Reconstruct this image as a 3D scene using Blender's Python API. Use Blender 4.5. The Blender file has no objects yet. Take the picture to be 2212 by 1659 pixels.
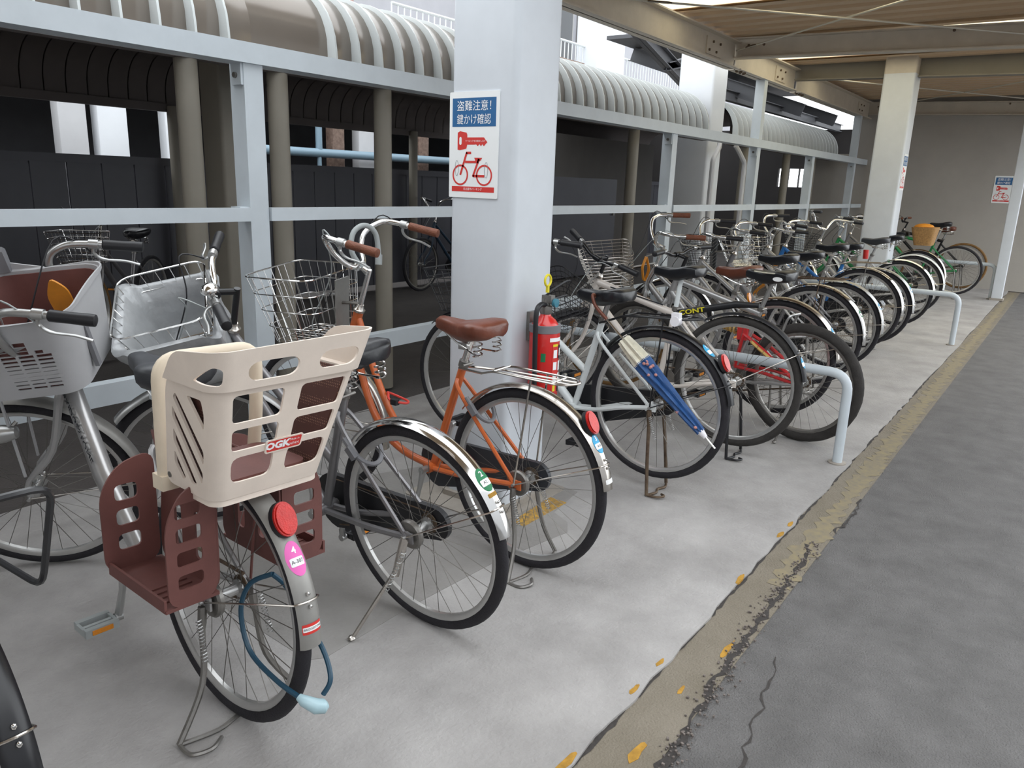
import bpy, bmesh, math, random
from mathutils import Vector as V, Matrix as M
from mathutils.geometry import tessellate_polygon
random.seed(11)
sc = bpy.context.scene
col = sc.collection
PI = math.pi
rad = math.radians

# ------------------------------------------------------------------ camera
F, PW, PH, CAMH = 1666.0, 2212.0, 1659.0, 1.36
dn = V((-220, 6371, F)).normalized()
xd = V((1249, -392.5, F)); xd = (xd - dn * xd.dot(dn)).normalized()
zd = -dn
yd = zd.cross(xd)
right = V((xd.x, yd.x, zd.x)); down = V((xd.y, yd.y, zd.y)); fwd = V((xd.z, yd.z, zd.z))
cam = bpy.data.cameras.new('camera')
camo = bpy.data.objects.new('camera', cam); col.objects.link(camo)
cam.sensor_fit = 'HORIZONTAL'; cam.sensor_width = 36.0; cam.lens = 36.0 * F / PW
cam.clip_start = 0.02; cam.clip_end = 300
mw = M.Identity(4)
for i in range(3):
    mw[i][0] = right[i]; mw[i][1] = -down[i]; mw[i][2] = -fwd[i]
mw[2][3] = CAMH
camo.matrix_world = mw
sc.camera = camo

# ------------------------------------------------------------------ sky and exposure
world = bpy.data.worlds.new('overcast_sky'); sc.world = world; world.use_nodes = True
bg = world.node_tree.nodes['Background']
bg.inputs[0].default_value = (0.93, 0.97, 1.0, 1); bg.inputs[1].default_value = 2.88
sc.view_settings.view_transform = 'Standard'; sc.view_settings.look = 'None'
sc.view_settings.exposure = 0.0; sc.view_settings.gamma = 1.0
sc.view_settings.use_curve_mapping = False

# ------------------------------------------------------------------ materials
def lin(c):
    if isinstance(c, str):
        c = [int(c[i:i + 2], 16) / 255 for i in (0, 2, 4)]
        c = [x / 12.92 if x <= .04045 else ((x + .055) / 1.055) ** 2.4 for x in c]
    return (*c[:3], 1)
MATS = {}
def mat(name, c, rough=.5, metal=0., var=0., vscale=6., bump=0., bscale=60., c2=None, detail=4, coat=0., emit=0.):
    m = bpy.data.materials.new(name); m.use_nodes = True; nt = m.node_tree
    p = nt.nodes['Principled BSDF']; c = lin(c)
    p.inputs['Base Color'].default_value = c
    p.inputs['Roughness'].default_value = rough; p.inputs['Metallic'].default_value = metal
    if coat: p.inputs['Coat Weight'].default_value = coat
    tc = nt.nodes.new('ShaderNodeTexCoord')
    if var or c2:
        n = nt.nodes.new('ShaderNodeTexNoise'); n.inputs['Scale'].default_value = vscale; n.inputs['Detail'].default_value = detail
        n.inputs['Roughness'].default_value = .62
        nt.links.new(tc.outputs['Object'], n.inputs['Vector'])
        r = nt.nodes.new('ShaderNodeValToRGB')
        r.color_ramp.elements[0].position = .3; r.color_ramp.elements[1].position = .72
        lo = lin(c2) if c2 else tuple(x * (1 - var) for x in c[:3]) + (1,)
        hi = c if c2 else tuple(min(1, x * (1 + var)) for x in c[:3]) + (1,)
        r.color_ramp.elements[0].color = lo; r.color_ramp.elements[1].color = hi
        nt.links.new(n.outputs['Fac'], r.inputs['Fac']); nt.links.new(r.outputs['Color'], p.inputs['Base Color'])
    if bump:
        n2 = nt.nodes.new('ShaderNodeTexNoise'); n2.inputs['Scale'].default_value = bscale; n2.inputs['Detail'].default_value = 3
        nt.links.new(tc.outputs['Object'], n2.inputs['Vector'])
        b = nt.nodes.new('ShaderNodeBump'); b.inputs['Strength'].default_value = bump; b.inputs['Distance'].default_value = .01
        nt.links.new(n2.outputs['Fac'], b.inputs['Height']); nt.links.new(b.outputs['Normal'], p.inputs['Normal'])
    MATS[name] = m
    return m
def perforated(name, c, hole, scale):
    m = mat(name, c, .6); nt = m.node_tree; p = nt.nodes['Principled BSDF']
    tc = nt.nodes.new('ShaderNodeTexCoord'); vo = nt.nodes.new('ShaderNodeTexVoronoi')
    vo.inputs['Scale'].default_value = scale; vo.inputs['Randomness'].default_value = 0.12
    nt.links.new(tc.outputs['Object'], vo.inputs['Vector'])
    r = nt.nodes.new('ShaderNodeValToRGB'); r.color_ramp.elements[0].position = .22; r.color_ramp.elements[1].position = .3
    r.color_ramp.elements[0].color = lin(hole); r.color_ramp.elements[1].color = lin(c)
    nt.links.new(vo.outputs['Distance'], r.inputs['Fac']); nt.links.new(r.outputs['Color'], p.inputs['Base Color'])
    return m

mat('chrome', 'e6e5e3', .12, 1., .05, 9)
mat('worn_chrome', 'c4beb7', .22, 1., .14, 14)
mat('steel', '8b8884', .42, .85, .2, 20)
mat('spoke', '76736f', .4, .8)
mat('rusty_steel', '7a6a58', .6, .5, 0, 26, c2='4c3a2e')
mat('alu', 'b9b9b8', .34, .9, .08, 8)
mat('alu_dull', '9a9894', .5, .6, .1, 12)
mat('rim', 'c4c3c1', .3, .75, .08, 10)
mat('tyre', '211f24', .78, 0, .2, 30, .25, 220)
mat('dusty_tyre', '34312f', .85, 0, .25, 18, .25, 220)
mat('black_paint', '17171b', .3, 0, .1, 8)
mat('black_plastic', '1c1c20', .45, 0, .1, 15)
mat('black_vinyl', '1a1b20', .32, 0, .1, 10, .05, 90)
mat('grey_vinyl', '34363b', .45, 0, .1, 10)
mat('brown_leather', '6b3a2a', .36, 0, .22, 9, .08, 70)
mat('brown_grip', '71402a', .6, 0, .2, 30, .3, 160)
mat('orange_paint', 'c5622f', .33, 0, .12, 14, coat=.4)
mat('white_paint', 'dde2e2', .35, 0, .06, 9, coat=.3)
mat('pearl_paint', 'd9d0c8', .32, 0, .05, 9, coat=.4)
mat('silver_paint', 'b4b3b3', .3, .6, .06, 9)
mat('grey_paint', '878587', .34, .55, .08, 9)
mat('red_paint', 'c0272a', .35, 0, .1, 9, coat=.3)
mat('blue_paint', '1f6fb8', .35, 0, .1, 9, coat=.3)
mat('dark_blue_paint', '24384a', .4)
mat('green_paint', '1f7a45', .35, 0, .1, 9)
mat('dark_green_paint', '16211c', .2, 0, .1, 9, coat=.5)
mat('gold_spring', 'cda860', .4, .3)
mat('cream_plastic', 'e6d8cb', .5, 0, .05, 14, .03, 300)
mat('hoop_plastic', 'e2d3bd', .5, 0, .06, 12)
mat('brown_plastic', '6e4540', .55, 0, .14, 10, .04, 200)
perforated('brown_mesh', '4d2b25', '8c6a58', 150)
mat('grey_plastic', 'b2b2b4', .42, 0, .06, 8)
mat('dark_grey_plastic', '77777b', .5, 0, .06, 8)
mat('silver_cloth', 'a9abad', .36, .25, .14, 9, .5, 22)
mat('reflector_red', 'c8201a', .3, 0, .15, 60, .15, 260, coat=.15)
mat('reflector_orange', 'e08a1e', .25, 0, .1, 60, .2, 260, coat=.6)
mat('orange_plastic', 'd38a2a', .5, 0, .12, 20)
mat('sticker_pink', 'e868b8', .5); mat('sticker_green', '17784a', .5); mat('sticker_blue', '3aa7d6', .5)
mat('sticker_white', 'eeeeee', .5); mat('ink', '22252c', .6); mat('white_print', 'f4f5f6', .5)
mat('red_print', 'd0352f', .5); mat('blue_print', '1f5f94', .5, 0, .06, 30); mat('yellow_print', 'e0d02c', .5)
mat('grey_print', '8d9196', .5); mat('sign_board', 'eef0f0', .45)
mat('umbrella_blue', '234f86', .55, 0, .25, 26); mat('umbrella_cream', 'd8d3c0', .6, 0, .15, 40)
mat('umbrella_pink', 'c98f88', .6)
mat('lock_red', 'cf3d33', .45); mat('lock_grey', '9fa4a4', .5); mat('lock_teal', '1d4358', .4); mat('clear_plastic', 'a8c4cc', .3)
mat('white_plastic', 'e8e6ea', .4)
mat('wicker', 'a8804e', .7, 0, .3, 60, .5, 120)
mat('yellow_rust_tyre', '7a5a32', .8, 0, .3, 20)
# setting
mat('concrete', 'afacaa', .82, 0, 0, 3.0, .3, 80, c2='8f8c8a', detail=11)
mat('concrete_patch', '969390', .85, 0, 0, 3.5, .25, 60, c2='827f7c', detail=9)
mat('concrete_curb', '9a938a', .85, 0, .14, 6, .2, 60)
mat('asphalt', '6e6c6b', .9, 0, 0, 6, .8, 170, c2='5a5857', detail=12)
mat('gutter', '837b6e', .9, 0, 0, 5, .5, 150, c2='736b5d', detail=10)
mat('crack', '3c3836', .95, 0, .3, 80)
mat('road_paint', 'a97f2e', .8, 0, .3, 40)
mat('faded_paint', '8d8162', .85, 0, 0, 30, c2='787063', detail=8)
mat('crumb', '6f6762', .95, 0, .4, 90)
mat('white_column', 'cfd4da', .45, 0, .04, 5)
mat('railing_paint', 'c6ced4', .4, 0, .05, 6)
mat('canopy_steel', 'c8bfb1', .5, 0, .08, 5)
mat('canopy_deck', 'cfb595', .5)
mat('beige_steel', '857f74', .55, 0, .06, 4)
mat('shed_metal', '857d75', .2, .3, .05, 3)
mat('roof_seam', 'd3d8d8', .4)
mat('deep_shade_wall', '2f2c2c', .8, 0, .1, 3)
mat('rod', 'cbc7bc', .45, .3)
mat('shed_inner', '665f5d', .7, 0, .08, 3)
mat('fence_metal', '4c4c53', .5, 0, .08, 3)
mat('shed_wall', '595552', .8, 0, .08, 3)
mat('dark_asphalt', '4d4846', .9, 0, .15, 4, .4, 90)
mat('far_wall', 'aba69f', .85, 0, .07, 1.6, .15, 40)
mat('white_wall', 'e3e6ea', .7, 0, .04, 2)
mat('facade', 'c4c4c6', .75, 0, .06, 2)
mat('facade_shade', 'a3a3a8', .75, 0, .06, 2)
mat('dark_glass', '30363c', .12, 0)
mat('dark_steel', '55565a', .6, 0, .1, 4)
mat('rusty_post', '8a7468', .7, 0, 0, 20, c2='5d4a40')
mat('pink_post', 'a98a84', .7, 0, .1, 10)
mat('pipe_blue', '7f97a6', .5)
mat('fire_red', 'd01f1c', .3, 0, .05, 5, coat=.6)
mat('label_yellow', 'c99a34', .8, 0, 0, 45, c2='6e6250', detail=3)
mat('gauge', '3f7f92', .3)

sk = bpy.data.materials.new('skylight'); sk.use_nodes = True; MATS['skylight'] = sk
nt_ = sk.node_tree; nt_.nodes.remove(nt_.nodes['Principled BSDF']); tr_ = nt_.nodes.new('ShaderNodeBsdfTranslucent'); tr_.inputs[0].default_value = (.86, .80, .66, 1)
nt_.links.new(tr_.outputs[0], nt_.nodes['Material Output'].inputs[0])

# ------------------------------------------------------------------ mesh helpers
def smooth_path(pts, n=6, closed=False):
    P = [V(p) for p in pts]; out = []; N = len(P)
    for i in range(N if closed else N - 1):
        g = (lambda k: P[k % N]) if closed else (lambda k: P[max(0, min(N - 1, k))])
        a, b, c, d = g(i - 1), g(i), g(i + 1), g(i + 2)
        for s in range(n):
            t = s / n
            out.append(.5 * ((2 * b) + (c - a) * t + (2 * a - 5 * b + 4 * c - d) * t * t + (3 * b - a - 3 * c + d) * t ** 3))
    if not closed: out.append(P[-1])
    return out
def round_path(pts, r, n=5):
    P = [V(p) for p in pts]; out = [P[0]]
    for i in range(1, len(P) - 1):
        a = (P[i - 1] - P[i]); b = (P[i + 1] - P[i])
        k = min(r, a.length * .49, b.length * .49)
        s, e = P[i] + a.normalized() * k, P[i] + b.normalized() * k
        for j in range(n + 1):
            t = j / n
            out.append(s * (1 - t) ** 2 + P[i] * 2 * t * (1 - t) + e * t * t)
    out.append(P[-1])
    return out
def rrect(x0, y0, x1, y1, r, n=4):
    r = min(r, (x1 - x0) * .499, (y1 - y0) * .499); o = []
    for cx, cy, a in ((x1 - r, y1 - r, 0), (x0 + r, y1 - r, 90), (x0 + r, y0 + r, 180), (x1 - r, y0 + r, 270)):
        for k in range(n + 1):
            t = rad(a + 90 * k / n); o.append((cx + r * math.cos(t), cy + r * math.sin(t)))
    return o
def roundpoly(pts, r, n=3):
    N = len(pts); P = [V((p[0], p[1], 0)) for p in pts]; o = []
    for i in range(N):
        a = P[i - 1] - P[i]; b = P[(i + 1) % N] - P[i]; k = min(r, a.length * .45, b.length * .45)
        s, e = P[i] + a.normalized() * k, P[i] + b.normalized() * k
        for j in range(n + 1):
            t = j / n; q = s * (1 - t) ** 2 + P[i] * 2 * t * (1 - t) + e * t * t; o.append((q.x, q.y))
    return o
class MB:
    def __init__(s): s.v = []; s.f = []
    def add(s, v, f):
        o = len(s.v); s.v += [V(p) for p in v]; s.f += [tuple(i + o for i in q) for q in f]; return s
    def tube(s, pts, r, n=8, closed=False, caps=True, flat=1.0):
        P = [V(p) for p in pts]; N = len(P)
        if N < 2: return s
        rr = r if isinstance(r, (list, tuple)) else [r] * N
        T = []
        for i in range(N):
            a = P[(i - 1) % N] if (closed or i > 0) else P[i]; b = P[(i + 1) % N] if (closed or i < N - 1) else P[i]
            d = b - a; T.append(d.normalized() if d.length > 1e-9 else V((0, 0, 1)))
        u = T[0].cross(V((0, 0, 1)))
        if u.length < .1: u = T[0].cross(V((0, 1, 0)))
        u.normalize(); v = []
        for i in range(N):
            u = (u - T[i] * u.dot(T[i]))
            if u.length < 1e-6: u = T[i].orthogonal()
            u.normalize(); w = T[i].cross(u)
            for k in range(n):
                a = 2 * PI * k / n; v.append(P[i] + (u * math.cos(a) + w * math.sin(a) * flat) * rr[i])
        f = []
        for i in range(N if closed else N - 1):
            j = (i + 1) % N
            for k in range(n):
                l = (k + 1) % n; f.append((i * n + k, i * n + l, j * n + l, j * n + k))
        if caps and not closed:
            f.append(tuple(range(n - 1, -1, -1))); f.append(tuple((N - 1) * n + k for k in range(n)))
        return s.add(v, f)
    def box(s, c, d, mtx=None):
        c = V(c); v = [V((x * d[0] / 2, y * d[1] / 2, z * d[2] / 2)) for x in (-1, 1) for y in (-1, 1) for z in (-1, 1)]
        if mtx: v = [mtx @ p for p in v]
        return s.add([p + c for p in v], [(0, 1, 3, 2), (4, 6, 7, 5), (0, 4, 5, 1), (2, 3, 7, 6), (0, 2, 6, 4), (1, 5, 7, 3)])
    def bbox(s, x0, x1, y0, y1, z0, z1): return s.box(((x0 + x1) / 2, (y0 + y1) / 2, (z0 + z1) / 2), (x1 - x0, y1 - y0, z1 - z0))
    def prism(s, poly, z0, z1, mp=None):
        n = len(poly); v = [V((x, y, z)) for z in (z0, z1) for x, y in poly]
        if mp: v = [mp(p) for p in v]
        return s.add(v, [tuple(range(n - 1, -1, -1)), tuple(range(n, 2 * n))] + [(i, (i + 1) % n, n + (i + 1) % n, n + i) for i in range(n)])
    def lathe(s, prof, c=(0, 0, 0), axis='z', n=20):
        c = V(c); v = []
        for r, h in prof:
            for k in range(n):
                a = 2 * PI * k / n; x, y = r * math.cos(a), r * math.sin(a)
                v.append(c + (V((x, y, h)) if axis == 'z' else V((x, h, y)) if axis == 'y' else V((h, x, y))))
        m = len(prof); f = []
        for i in range(m - 1):
            for k in range(n): l = (k + 1) % n; f.append((i * n + k, i * n + l, (i + 1) * n + l, (i + 1) * n + k))
        if prof[0][0] > 1e-6: f.append(tuple(range(n - 1, -1, -1)))
        if prof[-1][0] > 1e-6: f.append(tuple((m - 1) * n + k for k in range(n)))
        return s.add(v, f)
    def loft(s, rings, closed=True, caps=True):
        n = len(rings[0]); v = [p for r in rings for p in r]; f = []
        for i in range(len(rings) - 1):
            for k in range(n if closed else n - 1):
                l = (k + 1) % n; f.append((i * n + k, i * n + l, (i + 1) * n + l, (i + 1) * n + k))
        if caps: f.append(tuple(range(n - 1, -1, -1))); f.append(tuple((len(rings) - 1) * n + k for k in range(n)))
        return s.add(v, f)
    def sphere(s, c, r, n=12, sc_=(1, 1, 1)):
        o = len(s.v); m = n // 2
        s.lathe([(r * math.sin(PI * i / m) + (0 if 0 < i < m else 1e-7), -r * math.cos(PI * i / m)) for i in range(m + 1)], (0, 0, 0), 'z', n)
        for i in range(o, len(s.v)):
            p = s.v[i]; s.v[i] = V((p.x * sc_[0] + c[0], p.y * sc_[1] + c[1], p.z * sc_[2] + c[2]))
        return s
    def helix(s, a, b, r, turns, w, n=4, seg=10):
        a, b = V(a), V(b); d = b - a; u = d.orthogonal().normalized(); q = d.normalized().cross(u); N = int(turns * seg)
        return s.tube([a + d * (i / N) + (u * math.cos(2 * PI * turns * i / N) + q * math.sin(2 * PI * turns * i / N)) * r for i in range(N + 1)], w, n)
    def xf(s, m): s.v = [m @ p for p in s.v]; return s
    def map(s, fn): s.v = [V(fn(p)) for p in s.v]; return s
def obj(name, mb, m, parent=None, label=None, category=None, group=None, kind=None, loc=None, rot=None, sharp=42):
    if isinstance(mb, bpy.types.Mesh): me = mb
    else:
        me = bpy.data.meshes.new(name); me.from_pydata([tuple(p) for p in mb.v], [], mb.f); me.update()
        bm = bmesh.new(); bm.from_mesh(me); bmesh.ops.recalc_face_normals(bm, faces=bm.faces); bm.to_mesh(me); bm.free()
        me.polygons.foreach_set('use_smooth', [True] * len(me.polygons)); me.set_sharp_from_angle(angle=rad(sharp))
    if m and not me.materials: me.materials.append(MATS[m])
    o = bpy.data.objects.new(name, me); col.objects.link(o); o.parent = parent
    if loc: o.location = loc
    if rot: o.rotation_euler = rot
    tag(o, label, category, group, kind)
    return o
def tag(o, label=None, category=None, group=None, kind=None):
    for k, x in (('label', label), ('category', category), ('group', group), ('kind', kind)):
        if x: o[k] = x
    return o
def empty(name, loc=(0, 0, 0), label=None, category=None, group=None, kind=None):
    o = bpy.data.objects.new(name, None); col.objects.link(o); o.location = loc; o.empty_display_size = .05
    return tag(o, label, category, group, kind)
def shell(outline, holes, cuts_u, mapf, t, cuts_v=()):
    """flat outline with holes, bent by mapf(u, v, w); returns an MB with thickness t"""
    loops = [[V((p[0], p[1], 0)) for p in outline]] + [[V((p[0], p[1], 0)) for p in h] for h in holes]
    tris = tessellate_polygon(loops); flat = [p for l in loops for p in l]
    bm = bmesh.new(); vs = [bm.verts.new(p) for p in flat]
    for a in tris:
        try: bm.faces.new([vs[i] for i in a])
        except ValueError: pass
    for axis, cuts in ((0, cuts_u), (1, cuts_v)):
        for u in cuts:
            co = V((u, 0, 0)) if axis == 0 else V((0, u, 0)); no = V((1, 0, 0)) if axis == 0 else V((0, 1, 0))
            bmesh.ops.bisect_plane(bm, geom=bm.verts[:] + bm.edges[:] + bm.faces[:], plane_co=co, plane_no=no, dist=1e-6)
    bm.verts.ensure_lookup_table(); bm.verts.index_update(); n = len(bm.verts)
    mb = MB(); v = [mapf(p.co.x, p.co.y, t / 2) for p in bm.verts] + [mapf(p.co.x, p.co.y, -t / 2) for p in bm.verts]
    f = [tuple(q.index for q in fc.verts) for fc in bm.faces] + [tuple(q.index + n for q in reversed(fc.verts)) for fc in bm.faces]
    for e in bm.edges:
        if e.is_boundary: a, b = e.verts[0].index, e.verts[1].index; f.append((a, b, b + n, a + n))
    bm.free(); mb.add(v, f)
    return mb
def text_mb(s, size, bold=0.0, sx=1.0):
    cu = bpy.data.curves.new('t', 'FONT'); cu.body = s; cu.size = size; cu.align_x = 'CENTER'; cu.align_y = 'CENTER'
    cu.resolution_u = 2; cu.offset = bold
    o = bpy.data.objects.new('t', cu); me = bpy.data.meshes.new_from_object(o)
    mb = MB().add([V((p.co.x * sx, p.co.y, 0)) for p in me.vertices], [tuple(p.vertices) for p in me.polygons])
    bpy.data.objects.remove(o); bpy.data.curves.remove(cu); bpy.data.meshes.remove(me)
    return mb
def flat_mb(poly, n=1):
    if n == 1: return MB().add([V((x, y, 0)) for x, y in poly], [tuple(range(len(poly)))])
    c = V((sum(p[0] for p in poly) / len(poly), sum(p[1] for p in poly) / len(poly), 0)); N = len(poly); v = [c]; f = []
    for i in range(1, n + 1): v += [c.lerp(V((*p, 0)), i / n) for p in poly]
    for k in range(N): f.append((0, 1 + k, 1 + (k + 1) % N))
    for i in range(n - 1):
        for k in range(N): l = (k + 1) % N; f.append((1 + i * N + k, 1 + (i + 1) * N + k, 1 + (i + 1) * N + l, 1 + i * N + l))
    return MB().add(v, f)
def dense(poly, d=.004):
    o = []
    for i, p in enumerate(poly):
        q = poly[(i + 1) % len(poly)]; L = math.hypot(q[0] - p[0], q[1] - p[1]); k = max(1, int(L / d))
        o += [(p[0] + (q[0] - p[0]) * j / k, p[1] + (q[1] - p[1]) * j / k) for j in range(k)]
    return o
def ellipse(a, b, n=24, c=(0, 0)): return [(c[0] + a * math.cos(2 * PI * k / n), c[1] + b * math.sin(2 * PI * k / n)) for k in range(n)]

# ================================================================== THE SETTING
EDGE = .775
edge = []
x = -4.0
while x < 14.05:
    edge.append((x, EDGE + random.uniform(-.008, .008))); x += random.uniform(.03, .12) if x < 6 else .4
edge.append((14.05, EDGE))
floor = obj('floor', MB().prism([(14.05, 3.32), (-4, 3.32)] + edge, -.15, 0), 'concrete', label='pale grey concrete floor of the bicycle bay', kind='structure')
def ground(name, x0, x1, y0, y1, z, m, label):
    return obj(name, MB().bbox(x0, x1, y0, y1, z - .2, z), m, label=label, kind='structure')
road = ground('road', -40, 60, -45, .62, -.012, 'asphalt', 'dark grey asphalt lane beside the bicycle bay')
gutter = ground('gutter', -40, 60, .615, .80, -.008, 'gutter', 'brownish strip of old paving along the concrete edge')
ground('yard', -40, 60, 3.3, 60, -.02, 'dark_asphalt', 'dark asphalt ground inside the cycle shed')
# stained square of old concrete round the pillar base, low kerb
obj('floor_patch', MB().prism([(1.26, 1.60), (1.30, 1.568), (1.66, 1.57), (2.06, 1.545), (2.32, 1.50), (2.47, 1.47), (2.55, 1.52), (2.60, 1.62), (2.86, 1.66), (2.90, 2.3), (2.2, 2.6), (1.7, 2.6), (1.30, 2.58)], .0, .0015), 'concrete_patch', floor, label='darker stained concrete patch round the pillar')
obj('pillar_kerb', MB().prism(rrect(2.33, 1.72, 2.86, 2.25, .03), 0, .006), 'concrete_curb', floor)
def ribbon(pts, w, z, jag):
    L = []; R = []
    for a, b in zip(pts[:-1], pts[1:]):
        n = max(2, int((V(b) - V(a)).length / .03))
        for k in range(n):
            p = V(a).lerp(V(b), k / n); j = random.uniform(-jag, jag); ww = w * random.uniform(.25, 1.3)
            L.append(V((p.x, p.y + j + ww, z))); R.append(V((p.x, p.y + j - ww, z)))
    n = len(L)
    return MB().add(L + R, [(i, i + 1, n + i + 1, n + i) for i in range(n - 1)])
for pts, w, j in (([(1.2, .56, 0), (1.55, .60, 0), (1.98, .63, 0), (2.36, .632, 0), (2.95, .655, 0), (3.05, .70, 0)], .012, .012),
                  ([(1.5, .42, 0), (1.75, .47, 0), (2.0, .50, 0), (2.2, .535, 0)], .004, .012), ([(3.2, .62, 0), (3.45, .60, 0), (3.7, .615, 0)], .005, .012),
                  ([(-1, .774, 0), (14, .776, 0)], .007, .004)):
    obj('crack', ribbon(pts, w, -.0065 if w != .004 else -.0105, j), 'crack', road)
cr = MB()
for k in range(420):
    t = random.random(); px = 1.25 + t * 1.8; py = .575 + .075 * min(1, t * 1.6) + random.gauss(0, .018)
    s_ = random.uniform(.002, .006); cr.box((px, py, -.006 + s_ * .3), (s_, s_ * 1.3, s_), M.Rotation(random.random() * 6, 3, 'Z'))
obj('broken_asphalt', cr, 'crumb', road, kind='stuff', label='loose broken asphalt crumbs along the crack')
for (px, py, l, w) in ((1.38, .79, .10, .012), (1.74, .79, .06, .010), (1.90, .79, .05, .008), (2.55, .785, .08, .010), (3.02, .785, .07, .012), (3.15, .785, .07, .010), (1.53, .675, .09, .016), (2.1, .66, .12, .010), (1.83, .69, .05, .008)):
    poly = [(px + l * (math.cos(a) * random.uniform(.4, .6)), py + w * math.sin(a) * random.uniform(.5, 1.2)) for a in [2 * PI * k / 9 for k in range(9)]]
    obj('paint_fleck', MB().prism(poly, -.008, .0012 if py > .775 else -.0066), 'road_paint', floor)
obj('paint_line', ribbon([(2.6, .665, 0), (8, .69, 0), (14, .70, 0)], .05, -.0068, .008), 'faded_paint', road)

# ---- pillars
def column(x0, x1, y0, y1, z1, label, m='white_column', r=.028, name='pillar', cap=None):
    root = empty(name, ((x0 + x1) / 2, (y0 + y1) / 2, 0), label, 'pillar')
    hx, hy = (x1 - x0) / 2, (y1 - y0) / 2
    obj('shaft', MB().prism(rrect(-hx, -hy, hx, hy, r, 5), 0, z1), m, root)
    obj('base_plate', MB().prism(rrect(-hx - .02, -hy - .02, hx + .02, hy + .02, r, 3), 0, .03), 'concrete_curb', root)
    if cap: obj('cap_plate', MB().prism(rrect(-hx - .001, -hy - .001, hx + .001, hy + .001, r, 3), cap, z1), 'canopy_steel', root)
    return root
P1 = column(2.455, 2.755, 1.785, 2.105, 2.85, 'white square pillar in the foreground carrying the theft warning sign and fire extinguisher')
P2 = column(9.87, 10.2, 1.785, 2.115, 2.95, 'white square pillar further along the row, among the far bicycles', cap=2.67)
P3 = column(12.58, 12.71, .755, .885, 2.75, 'slim white square post at the end of the row beside the lane', r=.008)

# ---- far wall
wall = obj('wall_far', MB().bbox(14.05, 14.3, -.2, 3.3, 0, 3.3), 'far_wall', kind='structure', label='grey concrete wall closing the far end of the bay')
obj('wall_side', MB().bbox(14.28, 22, -.35, -.2, 0, 3.3), 'white_wall', kind='structure', label='pale wall running on beside the lane past the bay')
obj('wall_return', MB().bbox(14.05, 14.2, 3.3, 3.9, 0, 2.0), 'far_wall', kind='structure')

obj('light_block_behind', MB().bbox(-4.2, -4.0, -.2, 9, 0, 2.83), 'far_wall', kind='structure', label='unseen wall added behind the viewer to cut light')  # out of view; added to darken the near floor and bicycles
obj('light_block_lane', MB().bbox(-30, 5.5, -6.4, -6.0, 0, 6.0), 'facade', kind='structure', label='unseen wall added across the lane to cut low sky light')  # out of view; added and sized to shape light from the lane side

# ---- steel railing between bay and shed
RY = 3.1
rail = empty('steel_railing', (2.2, RY, 0), 'pale grey painted steel railing of posts and horizontal bars behind the bicycles', 'railing')
def rbox(name, x0, x1, y0, y1, z0, z1, m='railing_paint', par=rail, off=(2.2, RY, 0)):
    return obj(name, MB().bbox(x0 - off[0], x1 - off[0], y0 - off[1], y1 - off[1], z0 - off[2], z1 - off[2]), m, par)
rbox('post', -.07, .0, RY - .02, RY + .08, 0, 2.55)
for px, top in ((2.21, 1.84), (4.45, 1.84), (6.62, 1.84), (8.83, 2.55), (11.0, 1.84), (13.3, 2.55)):
    w = rbox('post', px, px + .10, RY - .015, RY + .085, 0, top)
    b = rbox('bracket', px - .012, px, RY - .01, RY + .06, 1.735, 1.83)
    obj('bolt', MB().lathe([(.012, -.012), (.012, 0), (.0, .001)], (px - 2.2 - .012, .025, 1.775), 'x', 8), 'steel', b)
    rbox('bracket', px - .05, px, RY - .01, RY + .06, 1.205, 1.212)
xs = [-4, 2.20, 4.44, 6.61, 8.82, 10.99, 13.29, 14.05]
for a, b in zip(xs[:-1], xs[1:]):
    rbox('mid_bar', a + .115, b, RY - .03, RY + .03, 1.148, 1.207)
    rbox('lower_bar', a + .115, b, RY - .03, RY + .03, .43, .52)
rbox('top_beam', -4, 14.05, RY - .035, RY + .0, 1.825, 1.91)
rbox('top_beam_flange', -4, 14.05, RY, RY + .08, 1.90, 1.91); rbox('top_beam_flange', -4, 14.05, RY, RY + .08, 1.825, 1.835)

# ---- canopy roof over the bay
ceil = empty('ceiling', (5, 1, 2.85), 'corrugated beige canopy roof on steel beams over the bay', None, None, 'structure')
CZ = 2.83
CY0 = -.12
for xa, xb, yb in ((-7.0, .95, 2.8), (2.82, 6.2, 3.3), (6.66, 8.35, 3.3), (9.65, 10.35, 3.3), (10.95, 14.05, 3.3)):  # first section over the viewer is unseen, added to darken the near floor
    x = xa; prof = []
    while x < xb - .1:
        prof += [(x, CZ), (x + .11, CZ), (x + .135, CZ + .05), (x + .215, CZ + .05)]; x += .24
    n = len(prof); vv = [V((a - 5, y - 1, z - 2.85)) for y in (CY0, yb) for a, z in prof] + [V((a - 5, y - 1, z - 2.85 + .02)) for y in (CY0, yb) for a, z in prof]
    ff = [(i, i + 1, n + i + 1, n + i) for i in range(n - 1)] + [(2 * n + i, 3 * n + i, 3 * n + i + 1, 2 * n + i + 1) for i in range(n - 1)]
    obj('roof_deck', MB().add(vv, ff), 'canopy_deck', ceil, sharp=20)
for xa, xb in ((6.2, 6.66), (8.35, 9.65), (10.35, 10.95)):  # middle panel is hidden from view, added to brighten the second pillar
    obj('skylight_panel', MB().bbox(xa - 5.02, xb - 5 + .02, CY0 - 1, 2.3, CZ - 2.85 + .03, CZ - 2.85 + .036), 'skylight', ceil)
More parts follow.
